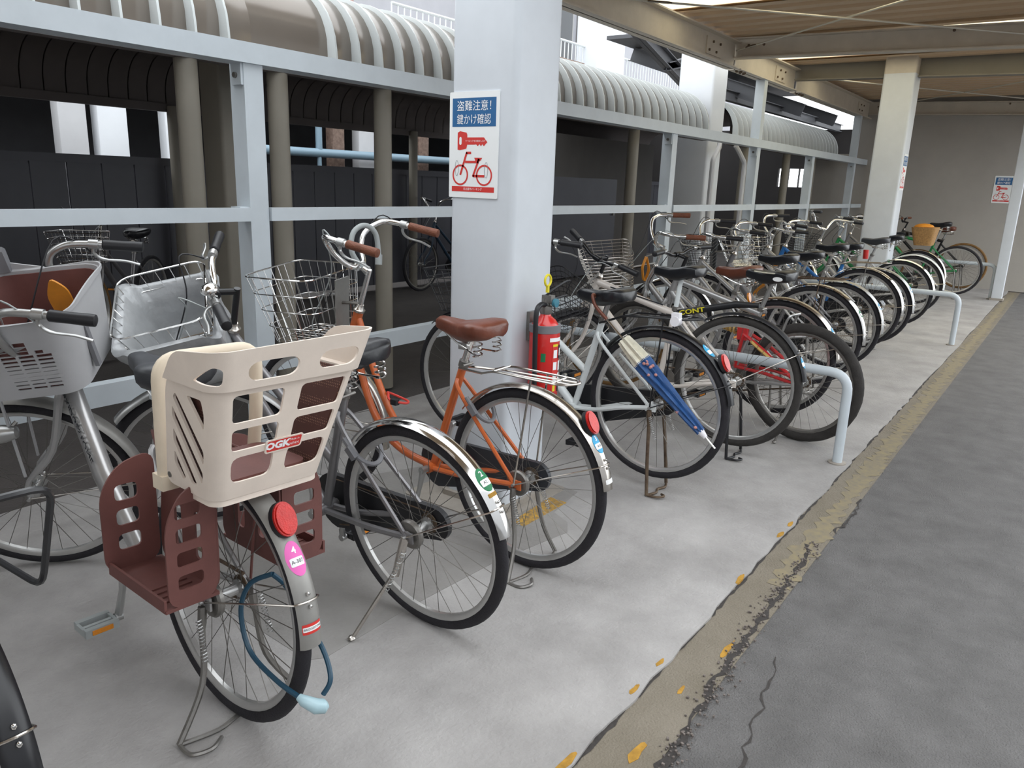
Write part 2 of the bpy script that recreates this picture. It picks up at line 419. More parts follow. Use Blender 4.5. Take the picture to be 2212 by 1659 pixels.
def ibeam(a, b, h, w, m='canopy_steel', par=ceil, off=(5, 1, 2.85), name='beam', tw=.012):
    a, b = V(a) - V(off), V(b) - V(off); d = (b - a); L = d.length
    rot = d.to_track_quat('X', 'Z').to_matrix()
    mb = MB()
    for dz, hh, ww in ((-h / 2 + .006, .012, w), (h / 2 - .006, .012, w), (0, h, tw)): mb.box((L / 2, 0, dz), (L, ww, hh))
    mb.v = [rot @ p + a for p in mb.v]
    return obj(name, mb, m, par)
for bx, zl, zr in ((2.92, 2.73, 2.66), (8.02, 2.73, 2.66), (13.98, 2.70, 2.63)):
    bm_ = ibeam((bx, 3.25, zl), (bx, CY0, zr), .19, .12)
    for by in (3.0, 2.85, 1.2): obj('bolt', MB().lathe([(.013, 0), (.013, .014), (0, .015)], (bx - 5 - .02, by - 1, zl - 2.85 + .02), 'x', 6), 'rusty_steel', bm_)
ibeam((10.05, 3.25, 2.80), (10.05, CY0, 2.74), .27, .14, 'beige_steel')
for a, b in ((2.9, 8.0), (8.05, 10.0), (10.1, 13.95)):
    bm_ = ibeam((a, 3.14, 2.66), (b, 3.14, 2.66), .25, .14)
    pl = obj('splice_plate', MB().box((b - 5 - .55, 3.14 - 1 - .012, 2.66 - 2.85), (.36, .012, .15)), 'canopy_steel', bm_)
    for q in range(4): obj('bolt', MB().lathe([(.012, 0), (.012, -.012), (0, -.013)], (b - 5 - .68 + q * .085, 3.14 - 1 - .02, 2.66 - 2.85 + (.04 if q % 2 else -.04)), 'y', 6), 'rusty_steel', bm_)
    for q in range(5): obj('bolt', MB().lathe([(.014, 0), (.014, -.022), (0, -.024)], (a - 5 + .06 + q * .05, 3.14 - 1 - .03 * (q % 2), 2.54 - 2.85), 'z', 6), 'rusty_steel', bm_)
for a, b in ((2.9, 8.0), (8.05, 14)):
    ibeam((a, CY0 + .07, 2.66), (b, CY0 + .07, 2.66), .25, .14)
def rod(a, b, r=.008):
    a, b = V(a) - V((5, 1, 2.85)), V(b) - V((5, 1, 2.85))
    o = obj('brace_rod', MB().tube([a, b], r, 6), 'rod', ceil); d = (b - a).normalized(); c = a + d * .28
    s_ = d.cross(V((0, 0, 1))).normalized() * .016
    obj('turnbuckle', MB().tube(round_path([c - d * .1, c - d * .07 + s_, c + d * .07 + s_, c + d * .1, c + d * .07 - s_, c - d * .07 - s_, c - d * .1], .02, 3), .006, 5), 'rusty_steel', o)
rod((5.5, 3.05, 2.70), (8.0, .55, 2.66)); rod((7.95, 3.1, 2.70), (5.5, .2, 2.70))
rod((10.2, 3.05, 2.72), (13.9, .3, 2.68)); rod((13.9, 3.0, 2.70), (10.2, .0, 2.70))
rod((2.95, 3.05, 2.70), (5.4, .2, 2.70), .007)

# ---- cycle shed with curved roof beyond the railing
shed = empty('cycle_shed', (2.2, 3.6, 0), 'long dark cycle shed with curved ribbed metal roof behind the railing', 'shed')
SO = V((2.2, 3.6, 0))
def roof_prof():
    P = [(3.55, 1.93), (3.552, 2.03)]
    for k in range(1, 9):
        t = rad(180 - 90 * k / 8 * .88); P.append((3.90 + .35 * math.cos(t), 2.03 + .35 * math.sin(t)))
    P += [(4.6, 2.47), (5.3, 2.50), (6.0, 2.47)]
    for k in range(8, 0, -1):
        t = rad(90 * k / 8 * .88); P.append((6.70 + .35 * math.cos(t), 2.03 + .35 * math.sin(t)))
    return P + [(7.048, 2.03), (7.05, 1.93)]
RP = roof_prof()
nrmP = []
for i in range(len(RP)):
    a = RP[max(0, i - 1)]; b = RP[min(len(RP) - 1, i + 1)]; d = V((0, b[0] - a[0], b[1] - a[1])).normalized(); nrmP.append(V((0, -d.z, d.y)))
def flare(i): k = min(i, len(RP) - 1 - i); return .055 * max(0, 1 - k / 8.5)
def panel_mesh(w, rib=True, th=.012):
    mb = MB()
    for side in (0, 1):
        rings = []
        for i, (y, z) in enumerate(RP):
            h = flare(i) if rib else 0
            prof = [(0, h), (w * .35, h * .75), (w * .7, h * .3), (w, 0)]
            rings.append([V((px, y - SO.y, z)) + nrmP[i] * (hh - side * th) for px, hh in prof])
        mb.loft(rings, closed=False, caps=False)
    me = obj('tmp', mb, 'shed_metal', shed, sharp=30); d = me.data; bpy.data.objects.remove(me); return d
def seam_mesh():
    rings = []
    for i, (y, z) in enumerate(RP):
        rings.append([V((px, y - SO.y, z)) + nrmP[i] * hh for px, hh in ((-.006, -.004), (-.006, flare(i) + .018), (.006, flare(i) + .018), (.006, -.004))])
    o = obj('tmp', MB().loft(rings), 'roof_seam', shed, sharp=30); d = o.data; bpy.data.objects.remove(o); return d
seam_ = seam_mesh()
PW_ = .175
def underside_shade_mesh(w):  # dark sheets added below the roof panels so the underside looks shaded
    mb = MB(); xs_ = [(.006, 0), (w - .006, 0)]; P = [(y, z) for y, z in RP]
    for side in (0, 1):
        rings = []
        for i, (y, z) in enumerate(P):
            a = P[max(0, i - 1)]; b_ = P[min(len(P) - 1, i + 1)]; d = V((0, b_[0] - a[0], b_[1] - a[1])).normalized(); nr = V((0, -d.z, d.y))
            rings.append([V((px, y - SO.y, z)) - nr * (.03 + .01 * side) for px, h in xs_])
        mb.loft(rings, closed=False, caps=False)
    o = obj('tmp', mb, 'shed_inner', shed, sharp=30); d = o.data; bpy.data.objects.remove(o); return d
lm_ = underside_shade_mesh(PW_)
pm = panel_mesh(PW_); pflat = panel_mesh(.50, False)
px = -1.6; k = 0
while px < 8.45:
    if abs(px - 2.64) < PW_ / 2:
        obj('skylight_panel', pflat, None, shed, loc=(px - SO.x, 0, 0)); px += .50; continue
    obj('seam_strip', seam_, None, obj('roof_panel', pm, None, shed, loc=(px - SO.x, 0, 0))); px += PW_
px = -1.6
while px < 8.45: obj('underside_shade', lm_, None, shed, loc=(px - SO.x, 0, 0)); px += PW_
px = 9.25
while px < 13.9:
    obj('seam_strip', seam_, None, obj('roof_panel', pm, None, shed, loc=(px - SO.x, 0, 0))); obj('underside_shade', lm_, None, shed, loc=(px - SO.x, 0, 0)); px += PW_
for a, b in ((-1.6, 8.55), (9.25, 13.95)):
    for y in (3.6, 7.0): obj('eave_beam', MB().bbox(a - SO.x, b - SO.x, y - .035 - SO.y, y + .035 - SO.y, 1.88, 1.95), 'shed_inner', shed)
for cxp, cy in ((2.27, 3.62), (2.80, 3.62), (3.58, 3.62), (-.4, 3.62), (6.9, 3.62), (9.9, 3.62), (11.6, 3.62), (12.9, 3.62), (1.0, 6.95), (4.2, 6.95), (7.4, 6.95), (10.6, 6.95)):
    obj('shed_column', MB().lathe([(.055, 0), (.055, 1.93)], (cxp - SO.x, cy - SO.y, 0), 'z', 16), 'beige_steel', shed)
# fence of dark metal sheets at the back of the shed
fence = empty('metal_fence', (6, 7.12, 0), 'low fence of dark grey vertical metal sheets at the back of the shed', 'fence')
fm = obj('tmp', MB().bbox(0, .285, -.012, .012, .05, 1.40), 'fence_metal', fence).data
bpy.data.objects.remove([o for o in bpy.data.objects if o.name.startswith('tmp')][0])
for k in range(62):
    obj('fence_sheet', fm, None, fence, loc=(-4.2 + k * .297, 0, 0))
obj('fence_rail', MB().bbox(-4.2, 14.2, -.03, .03, 1.40, 1.47), 'fence_metal', fence)
obj('fence_rail', MB().bbox(-4.2, 14.2, .015, .04, .5, .56), 'fence_metal', fence)
pr = empty('pipe_run', (6.4, 8.6, 0), 'pale blue horizontal pipe running behind the metal fence', 'pipe')
obj('pipe', MB().tube([(0, 0, 1.66), (7.3, 0, 1.66)], .06, 10), 'pipe_blue', pr)
for q in (.9, 4.0, 7.0): obj('pipe_support', MB().tube([(q, 0, -.02), (q, 0, 1.66)], .03, 8), 'pipe_blue', pr)
obj('branch_pipe', MB().tube([(.9, 0, 1.66), (.9, 0, 2.34)], .045, 10), 'pipe_blue', pr)
# dark boundary behind fence and pale posts caught by daylight
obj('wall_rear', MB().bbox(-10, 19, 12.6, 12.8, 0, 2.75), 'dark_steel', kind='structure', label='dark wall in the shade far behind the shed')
obj('low_roof', MB().bbox(-10, 19, 8.9, 12.9, 2.35, 2.5), 'shed_inner', kind='structure', label='low dark roof behind the shed')
for i, (a, b, m) in enumerate(((5.45, 5.85, 'facade'), (6.0, 6.45, 'white_wall'), (7.05, 7.3, 'white_wall'), (10.45, 10.75, 'rusty_post'), (11.12, 11.65, 'facade'), (12.86, 13.18, 'rusty_post'))):
    obj('concrete_post', MB().prism(rrect(a * .735, 8.75, b * .735, 8.75 + .16, .02, 2), 0, 2.36), m, None,
        ['dim grey post, leftmost above the shed fence', 'bright white post above the shed fence, second from the left', 'narrow white post above the shed fence nearest the railing post',
         'streaked rusty post above the fence left of the round shed column', 'wide pale streaked post behind the round shed column', 'narrow brown rusty post above the fence near the pillar sign'][i], 'post', 'posts behind the shed fence')

holes_ = []
wins = ((5.25, 5.43), (5.01, 5.22), (4.77, 5.0), (4.38, 4.56), (4.02, 4.34))
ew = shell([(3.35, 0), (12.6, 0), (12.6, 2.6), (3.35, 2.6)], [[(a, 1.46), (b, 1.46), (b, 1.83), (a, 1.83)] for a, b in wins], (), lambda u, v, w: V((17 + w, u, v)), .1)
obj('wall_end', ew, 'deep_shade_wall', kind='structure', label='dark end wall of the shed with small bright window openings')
rm = empty('store_room', (11, 6.6, 0), 'dim grey store room with a door inside the shed right of the pillar', 'room')
obj('room_wall', MB().bbox(-1.75, 1.6, -.4, .35, 0, 2.05), 'shed_wall', rm)
dr_ = obj('door', MB().bbox(-1.6, .3, -.43, -.4, 0, 1.46), 'fence_metal', rm); obj('door_handle', MB().box((.2, -.45, .95), (.03, .03, .1)), 'steel', dr_)

# ---- building columns, pipes and facade beyond the shed
def bcol(x0, x1, y0, y1, z1, label, m='white_wall'): return obj('building_column', MB().prism(rrect(x0, y0, x1, y1, .03, 3), 0, z1), m, None, label, 'column')
obj('support_pier', MB().prism(rrect(2.77 - SO.x, 4.1 - SO.y, 2.93 - SO.x, 4.30 - SO.y, .02, 3), 0, 2.3), 'beige_steel', shed)
bcol(8.72, 9.12, 3.62, 4.05, 6, 'wide pale building column between the two curved shed roofs', 'white_wall')
bcol(13.9, 15.0, 8.2, 8.7, 6, 'bright white building column rising behind the curved roof')
for a, lab in ((8.55, 'white rain pipe beside the wide building column, nearer one'), (9.55, 'white rain pipe beyond the wide building column, farther one')):
    d = 1 if a < 9 else -1
    obj('rain_pipe', MB().tube(round_path([(a + .25 * d, 3.52, 1.87), (a + .2 * d, 3.5, 1.82), (a, 3.48, 1.68), (a, 3.48, 0)], .05), .028, 8), 'facade', None, lab, 'pipe')
fac = empty('building', (12, 9.4, 0), 'pale building facade with dark windows and balcony railings above the shed roof', 'building')
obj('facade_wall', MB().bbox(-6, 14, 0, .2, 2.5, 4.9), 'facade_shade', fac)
for wx in (.6, 1.4, 2.2, 3.0, 3.8):
    w_ = obj('window', MB().bbox(wx, wx + .62, -.03, .0, 3.7, 4.9), 'alu_dull', fac); obj('pane', MB().bbox(wx + .04, wx + .58, -.04, -.03, 3.74, 4.86), 'dark_glass', w_)
for (a, b, z) in ((-3.4, -1.2, 3.35), (.4, 6.5, 3.55)):
    br = obj('balcony_rail', MB().tube([(a, -.9, z + .42), (b, -.9, z + .42)], .022, 6), 'white_paint', fac)
    for q in range(int((b - a) / .13)): obj('baluster', MB().tube([(a + q * .13, -.9, z - .1), (a + q * .13, -.9, z + .42)], .011, 5), 'white_paint', br)
    obj('balcony_slab', MB().bbox(a - .1, b + .1, -1.0, 0, z - .18, z - .1), 'facade', fac)
for q in range(3): obj('post', MB().bbox(-4.6 + q * .33, -4.5 + q * .33, -.6, -.5, 2.8, 4.6), 'pink_post', fac)
# dark steel roof of another structure, to the right behind the curved roof
st = empty('dark_steel_roof', (14, 6, 2.4), 'dark steel roof frame with diagonal struts beyond the curved shed roof', 'roof')
for q in range(6): ibeam((10.3 + q * .5, 4.3 + q * .3, 2.62 + q * .12), (17, 4.3 + q * .3, 2.62 + q * .12), .14, .1, 'dark_steel', st, (14, 6, 2.4), 'purlin')
for q in range(3): ibeam((11.2 + 2 * q, 3.95, 2.62), (11.2 + 2 * q, 6.0, 3.3), .2, .12, 'dark_steel', st, (14, 6, 2.4), 'rafter')
ibeam((8.3, 4.5, 3.15), (10.6, 4.5, 2.5), .16, .12, 'dark_steel', st, (14, 6, 2.4), 'strut'); ibeam((9.3, 4.5, 2.8), (10.6, 4.5, 3.1), .1, .1, 'dark_steel', st, (14, 6, 2.4), 'strut')
obj('roof_sheet', MB().bbox(-3.6, 4, -2.6, .0, .98, 1.03), 'dark_steel', st)
rr_ = obj('hand_rail', MB().tube([(-3.2, 1.4, .95), (-1.9, 1.4, .95)], .02, 6), 'rusty_post', st)
for q in range(8): obj('baluster', MB().tube([(-3.2 + q * .17, 1.4, .3), (-3.2 + q * .17, 1.4, .95)], .012, 5), 'facade', rr_)

# ---- low parking hoops
def hoop(X, label, y0=.83):
    pts = round_path([(0, 0, 0), (0, 0, .475), (0, 2.0, .475), (0, 2.0, 0)], .10, 7)
    r = empty('parking_hoop', (X, y0, 0), label, 'bike rack', 'white tube parking hoops')
    obj('tube', MB().tube(pts, .025, 12), 'railing_paint', r)
    for q in (0, 2.0): obj('foot', MB().lathe([(.045, 0), (.045, .006), (.026, .008)], (0, q, 0), 'z', 14), 'concrete_curb', r)
hoop(4.09, 'white tubular parking hoop nearest the camera, beside the thick mountain bike tyre')
hoop(8.31, 'white tubular parking hoop in the middle of the far row')
hoop(12.68, 'white tubular parking hoop at the end of the row by the slim post', .90)

# ================================================================== BICYCLES
AX_P = V((1.05, 0, .316)); AX_D = V((-.375, 0, .927)).normalized()      # steering axis in bicycle space
def axp(t): return AX_P + AX_D * t
def rrect_ring(cx, cy, z, L, W, r, n=4, tilt=0.):
    return [V((cx + x, cy + y, z + tilt * x)) for x, y in rrect(-L / 2, -W / 2, L / 2, W / 2, r, n)]
class Bike:
    def __init__(s, label, X, Y, yaw, lift=0., lean=0., steer=0., R=.335, group='bicycles parked in the row', seg=52):
        s.ST = V((.285, 0, .715)); s.R = R; s.lift = lift; s.seg = seg; s.lean = rad(lean)
        s.root = empty('bicycle', (0, 0, 0), label, 'bicycle', group)
        s.mw = M.Translation((X, Y, lift)) @ M.Rotation(rad(yaw), 4, 'Z') @ M.Rotation(-rad(lean), 4, 'X') @ M.Rotation(math.atan2(lift, 1.1), 4, 'Y')
        s.root.matrix_world = s.mw
        s.fm = M.Translation(AX_P) @ M.Rotation(rad(steer), 4, AX_D) @ M.Translation(-AX_P)
    def part(s, name, mb, m, parent=None, front=False, label=None, kind=None, sharp=42):
        if front: mb.xf(s.fm)
        return obj(name, mb, m, parent or s.root, label=label, kind=kind, sharp=sharp)
    # -------------------------------------------------------------- wheels
    def wheel(s, front, tyre='tyre', fat=.0185, rimm='rim', drum=False, nsp=32, knob=False):
        R = s.R; cx = 1.10 if front else 0.; c = V((cx, 0, R)); n = s.seg
        ri = R - 2 * fat + .004
        rim = MB(); w = .012
        rp = [(ri, -w), (ri, w), (ri - .009, w), (ri - .018, w * .45), (ri - .018, -w * .45), (ri - .009, -w)]
        v = []; f = []
        for k in range(n):
            a = 2 * PI * k / n
            for r, h in rp: v.append(c + V((r * math.cos(a), h, r * math.sin(a))))
        m_ = len(rp)
        for k in range(n):
            l = (k + 1) % n
            for j in range(m_): q = (j + 1) % m_; f.append((k * m_ + j, k * m_ + q, l * m_ + q, l * m_ + j))
        rim.add(v, f)
        rimo = s.part('front_wheel' if front else 'rear_wheel', rim, rimm, None, front)
        t = MB(); mm = 10; v = []; f = []
        for k in range(n):
            a = 2 * PI * k / n
            for j in range(mm):
                b = 2 * PI * j / mm; q = fat * (1 + (.05 if knob and (k + j) % 2 else 0))
                r = R - fat + q * math.cos(b); v.append(c + V((r * math.cos(a), q * .95 * math.sin(b), r * math.sin(a))))
        for k in range(n):
            l = (k + 1) % n
            for j in range(mm): q = (j + 1) % mm; f.append((k * mm + j, k * mm + q, l * mm + q, l * mm + j))
        s.part('tire', t.add(v, f), tyre, rimo, front)
        sp = MB(); ph = random.random() * 6
        for k in range(nsp):
            a = 2 * PI * k / nsp + ph; y = .03 if k % 2 else -.03; da = .95 if (k // 2) % 2 else -.95
            h = c + V((.022 * math.cos(a + da), y, .022 * math.sin(a + da))); e = c + V(((ri - .014) * math.cos(a), 0, (ri - .014) * math.sin(a)))
            sp.tube([h, e], .00125, 3, caps=False)
        s.part('spokes', sp, 'spoke', rimo, front, kind='stuff')
        hub = MB().lathe([(.006, -.075), (.006, -.05), (.011, -.048), (.024, -.034), (.024, -.029), (.014, -.024), (.014, .024), (.024, .029), (.024, .034), (.011, .048), (.006, .05), (.006, .075)], c, 'y', 14)
        s.part('hub', hub, 'alu', rimo, front)
        if drum:
            s.part('drum_brake', MB().lathe([(.012, .030), (.046, .033), (.048, .044), (.043, .050), (.016, .053), (.010, .062)], c, 'y', 22), 'steel', rimo, front)
        if not front:
            s.part('sprocket', MB().lathe([(.02, -.036), (.034, -.038), (.034, -.041), (.018, -.044)], c, 'y', 18), 'rusty_steel', rimo)
        return rimo
    # -------------------------------------------------------------- frame
    def frame(s, kind='stag', m='silver_paint', forkm=None, thick=.0165):
        R = s.R; BB = V((.44, 0, .275)); ST = s.ST; A = axp(.43); B = axp(.565); mb = MB()
        mb.tube([A - AX_D * .005, B], .0205, 12)
        mb.tube([BB, ST], .0155, 10)
        mb.lathe([(.021, -.036), (.021, .036)], BB, 'y', 12)
        for y in (-1, 1):
            mb.tube(smooth_path([BB + V((-.01, .018 * y, 0)), (.30, .028 * y, .285), (.14, .055 * y, R - .02), (0, .06 * y, R)], 4), .0105, 8)
            if kind != 'susp': mb.tube(smooth_path([(.305, .014 * y, .655), (.265, .034 * y, .60), (0, .06 * y, R)], 4), .0078, 7)
            mb.box((-.002, .06 * y, R), (.05, .006, .034))
        if kind == 'stag':
            mb.tube([axp(.455), BB + V((.012, 0, .012))], thick + .004, 12); mb.tube([axp(.55), (.375, 0, .46)], thick, 12)
        elif kind == 'single':
            mb.tube([axp(.475), (.66, 0, .475), BB + V((.012, 0, .012))], [.027, .029, .024], 14, flat=1.15)
        elif kind == 'loop':
            mb.tube(smooth_path([axp(.45), (.80, 0, .49), (.715, 0, .365), (.60, 0, .30), BB], 6), .0155, 12)
            mb.tube(smooth_path([axp(.545), (.755, 0, .60), (.655, 0, .43), (.56, 0, .37), (.41, 0, .36)], 6), .0145, 12)
        elif kind in ('diamond', 'susp'):
            mb.tube([axp(.54), ST + V((.0, 0, -.03))], .021, 12); mb.tube([axp(.46), BB], .022, 12)
        fr = s.part('frame', mb, m)
        s.part('head_set', MB().tube([axp(.565), axp(.575), axp(.58), axp(.595)], [.024, .025, .019, .014], 14), 'worn_chrome', fr)
        fk = MB()
        fk.tube([axp(.38), axp(.43)], .019, 10)
        for y in (-1, 1):
            fk.tube(smooth_path([axp(.405) + V((0, .0, 0)), axp(.39) + V((0, .036 * y, 0)), axp(.20) + V((.004, .046 * y, 0)), (1.085, .05 * y, R + .06), (1.10, .052 * y, R)], 4), [.014] * 5 + [.0125] * 6 + [.009] * 6, 8)
        s.part('fork', fk, forkm or m, None, True)
        return fr
    def seat(s, m='black_vinyl', h=.86, post='alu', spring=True, slim=False):
        top = s.ST.copy(); d = V((-.332, 0, .943)) if top.x < .3 else V((-.15, 0, .99)); L = (h - .065 - .70) / .943
        s.part('seat_post', MB().tube([top - d * .02, top + d * (L + .02)], .0127, 10), post)
        s.part('seat_clamp', MB().tube([top - d * .012, top + d * .012], .0195, 12).tube([top + V((-.02, -.025, 0)), top + V((-.02, .03, 0))], .005, 6), 'steel')
        c = top + d * L + V((.015, 0, .065)); rings = []
        prof = [(-.135, .045, .0, .030), (-.128, .078, .008, .046), (-.105, .098 if not slim else .078, .014, .058), (-.065, .100 if not slim else .075, .012, .064), (-.02, .078 if not slim else .055, .002, .064), (.03, .046, -.004, .058), (.08, .032, .0, .046), (.12, .027, .002, .038), (.137, .017, -.008, .022)]
        N = 18
        for x, w, zt, hh in prof:
            r = []
            for k in range(N):
                a = 2 * PI * k / N; cy, sy = math.cos(a), math.sin(a)
                y = w * math.copysign(abs(cy) ** .75, cy)
                z = (abs(sy) ** .7) * (.016 if sy > 0 else -hh * (.95 if abs(cy) > .25 else .75))
                dip = -.008 * (1 - min(1, abs(y) / .03)) if sy > 0 and x < .06 else 0
                r.append(c + V((x, y, zt + z + dip)))
            rings.append(r)
        sd = s.part('saddle', MB().loft(rings), m, sharp=60)
        if spring:
            sp = MB()
            for y in (-1, 1):
                sp.helix(c + V((-.095, .055 * y, -.092)), c + V((-.095, .055 * y, -.040)), .016, 3, .0032)
                sp.tube(smooth_path([c + V((-.095, .055 * y, -.092)), c + V((-.03, .03 * y, -.085)), c + V((.04, .02 * y, -.062)), c + V((.11, .008 * y, -.03))], 4), .0035, 6)
            sp.box(c + V((.0, 0, -.075)), (.04, .05, .025))
            s.part('saddle_springs', sp, 'chrome', sd)
        s.sc = c
        return sd
    # -------------------------------------------------------------- handlebar
    def bars(s, kind='city', grip='black_plastic', m='chrome', rise=.0, half=.285, stem=.70, bell=False, lever='alu', back=.20, glen=.11):
        C = axp(stem); sm = MB()
        sm.tube([axp(.585), C], .0112, 10); ext = V((.045, 0, .012)) if kind != 'flat' else V((.07, 0, .005))
        sm.tube([C - AX_D * .012, C + ext], .0115, 10); sm.tube([C + ext + V((0, -.024, 0)), C + ext + V((0, .024, 0))], .0165, 12)
        s.part('stem', sm, 'chrome' if kind != 'flat' else 'black_paint', None, True)
        K = C + ext; half_pts = []
        if kind == 'city': rel = [(0, 0, 0), (.004, .05, .004), (.02, .095, .03 + rise * .4), (.012, .15, .065 + rise), (-.03, half - .05, .075 + rise), (-.085, half - .012, .07 + rise), (-back - .05, half + .005, .05 + rise)]
        elif kind == 'raised': rel = [(0, 0, 0), (.012, .045, .006), (.045, .085, .06 + rise * .5), (.05, .125, .12 + rise), (.01, half - .03, .155 + rise), (-.05, half - .004, .15 + rise), (-back - .02, half + .004, .115 + rise)]
        elif kind == 'ushape': rel = [(0, 0, 0), (0, .08, .0), (.02, .165, .02), (.03, .212, .09), (.025, .225, .15), (-.01, .232, .178), (-.07, .245, .18), (-.24, .262, .145)]
        else: rel = [(0, 0, 0), (0, .06, .002), (-.005, .12, .02 + rise), (-.02, .2, .03 + rise), (-.04, half, .03 + rise)]
        Lp = smooth_path([K + V(p) for p in rel], 6); Rp = [V((p.x, -p.y, p.z)) for p in Lp]
        bar = s.part('handlebar', MB().tube(list(reversed(Rp)) + Lp[1:], .0112, 10), m, None, True)
        for sg, P in ((1, Lp), (-1, Rp)):
            e = P[-1]; d = (P[-1] - P[-4]).normalized()
            s.part('grip', MB().tube([e - d * glen, e - d * glen * .97, e - d * glen * .5, e - d * .01, e + d * .006, e + d * .009], [.0135, .0165, .0158, .0172, .0165, .009], 12), grip, bar, True)
            b = e - d * (glen + .025); lv = MB()
            lv.tube([b - d * .014, b + d * .014], .0155, 10)
            u = V((0, 0, -1)); out = d.cross(u) * .0
            fwdv = V((.3, 0, -.95)).normalized() if kind != 'flat' else V((.95, 0, -.3)).normalized()
            lv.tube(smooth_path([b, b + fwdv * .03, b + fwdv * .05 + d * .03, b + fwdv * .052 + d * .09, b + fwdv * .062 + d * .135], 4), [.009] * 4 + [.0075] * 5 + [.006] * 7 + [.0065], 7, flat=.6)
            s.part('brake_lever', lv, lever, bar, True)
            tgt = V((1.03, .02 * sg, .70)); s.part('brake_cable', MB().tube(smooth_path([b + fwdv * .03, b + V((.10, -.03 * sg, .035)), K + V((.10, .05 * sg, -.02)), tgt + V((.03, 0, .08)), tgt], 6), .0026, 5), 'black_plastic' if sg < 0 else 'lock_grey', bar, True)
            if bell and sg == 1:
                bc = b - d * .035
                s.part('bell', MB().lathe([(.012, 0), (.012, .014), (.027, .018), (.028, .024), (.022, .036), (.01, .042), (0, .043)], bc + V((0, 0, .012)), 'z', 16), 'chrome', bar, True)
        s.K = K
        return bar
    # -------------------------------------------------------------- mudguards
    def mud_pt(s, a, y, r_off=0., w=.027, front=False):
        R = s.R + .020; q = max(-1, min(1, y / w)); r = R - .016 * (1 - math.sqrt(max(0, 1 - q * q * .96))) + r_off
        return V(((1.10 if front else 0) + r * math.cos(a), y, s.R + r * math.sin(a)))
    def mudguard(s, front, m='chrome', a0=None, a1=None, w=.027, stay='worn_chrome', sa=None):
        a0 = a0 if a0 is not None else (50 if front else 38); a1 = a1 if a1 is not None else (195 if front else 193)
        mb = MB(); rings = []; n = 34; K = 8
        for i in range(n + 1):
            a = rad(a0 + (a1 - a0) * i / n); ring = []
            for k in range(K + 1): ring.append(s.mud_pt(a, w * (-1 + 2 * k / K), 0, w, front))
            for k in range(K, -1, -1): ring.append(s.mud_pt(a, w * (-1 + 2 * k / K) * .95, -.002, w, front))
            rings.append(ring)
        g = s.part('front_mudguard' if front else 'rear_mudguard', mb.loft(rings), m, None, front)
        sa = rad(sa if sa is not None else a1 - 12); c = V((1.10 if front else 0, 0, s.R))
        st = MB(); pts = []
        pts.append(c + V((0, .066, 0)))
        pts.append(s.mud_pt(sa, w * 1.05, .004, w, front) + V((0, .002, 0)))
        for k in range(1, 6): pts.append(s.mud_pt(sa, w * math.cos(PI * k / 6), .004, w, front))
        pts.append(s.mud_pt(sa, -w * 1.05, .004, w, front) - V((0, .002, 0))); pts.append(c + V((0, -.066, 0)))
        s.part('mudguard_stay', st.tube(pts, .0026, 6), stay, g, front)
        if not front:
            s.part('stay_bolt', MB().sphere(s.mud_pt(sa + .035, 0, .004), .0052, 8).sphere(s.mud_pt(sa - .045, 0, .004), .0052, 8), 'chrome', g)
        return g
    def on_mud(s, mb, a0, off=.0012, y0=0.):
        return mb.map(lambda p: s.mud_pt(rad(a0) - p.y / (s.R + .02), y0 - p.x, off + p.z))
    def reflector(s, g, a=150, kind='oval', m='reflector_red'):
        p = s.mud_pt(rad(a), 0, .0); d = V((math.cos(rad(a)), 0, math.sin(rad(a)))); d = (d * .55 + V((-1, 0, .15)) * .6).normalized()
        rot = d.to_track_quat('Z', 'Y').to_matrix().to_4x4()
        mb = MB().prism(ellipse(.028, .040 if kind == 'oval' else .030, 24), .022, .030); mb.add([V((x, y, .034)) for x, y in ellipse(.024, .036 if kind == 'oval' else .026, 24)], [tuple(range(24))])
        mb.xf(M.Translation(p) @ rot)
        rf = s.part('reflector', mb, m, g)
        s.part('reflector_holder', MB().prism(ellipse(.0295, .0415 if kind == 'oval' else .0315, 20), .008, .0235).box((0, 0, .003), (.02, .03, .014)).xf(M.Translation(p) @ rot), 'black_plastic' if m == 'reflector_red' else 'steel', rf)
    def sticker(s, g, a, m, num, code=None, size=(.021, .036)):
        lab = s.part('sticker', s.on_mud(flat_mb(ellipse(size[0], size[1], 28), 5), a), m, g)
        t = text_mb(num, .022, .0006); t.v = [p + V((0, .018, 0)) for p in t.v]
        s.part('number', s.on_mud(t, a, .0019), 'white_print', lab)
        s.part('name_panel', s.on_mud(flat_mb(dense(rrect(-.017, -.018, .017, .002, .003)), 5), a, .0018), 'sticker_white', lab)
        if code:
            t = text_mb(code, .012); t.v = [p + V((0, -.008, 0)) for p in t.v]
            s.part('code', s.on_mud(t, a, .0024), 'ink', lab)
        return lab
    # -------------------------------------------------------------- drive
    def drive(s, case='black_plastic', crank_deg=-75, pedal='black_plastic', crank='alu', chainring=False):
        BB = V((.44, 0, .275)); R = s.R
        if case:
            poly = []
            for k in range(13): a = rad(-90 + 180 * k / 12 + 8); poly.append((BB.x + .105 * math.cos(a), BB.z + .105 * math.sin(a)))
            for k in range(9): a = rad(90 + 180 * k / 8); poly.append((-.02 + .055 * math.cos(a), R + .055 * math.sin(a)))
            s.part('chain_case', MB().prism(poly, .044, .062, lambda p: V((p.x, -p.z, p.y))), case)
        if chainring or not case:
            s.part('chainring', MB().lathe([(.03, -.045), (.088, -.046), (.088, -.049), (.03, -.052)], BB, 'y', 26), 'steel')
            ch = MB(); up = [V((BB.x, -.047, BB.z + .088)), V((0, -.047, R + .035))]; lo = [V((BB.x, -.047, BB.z - .088)), V((0, -.047, R - .035))]
            s.part('chain', ch.tube(up, .005, 5).tube(lo, .005, 5), 'rusty_steel')
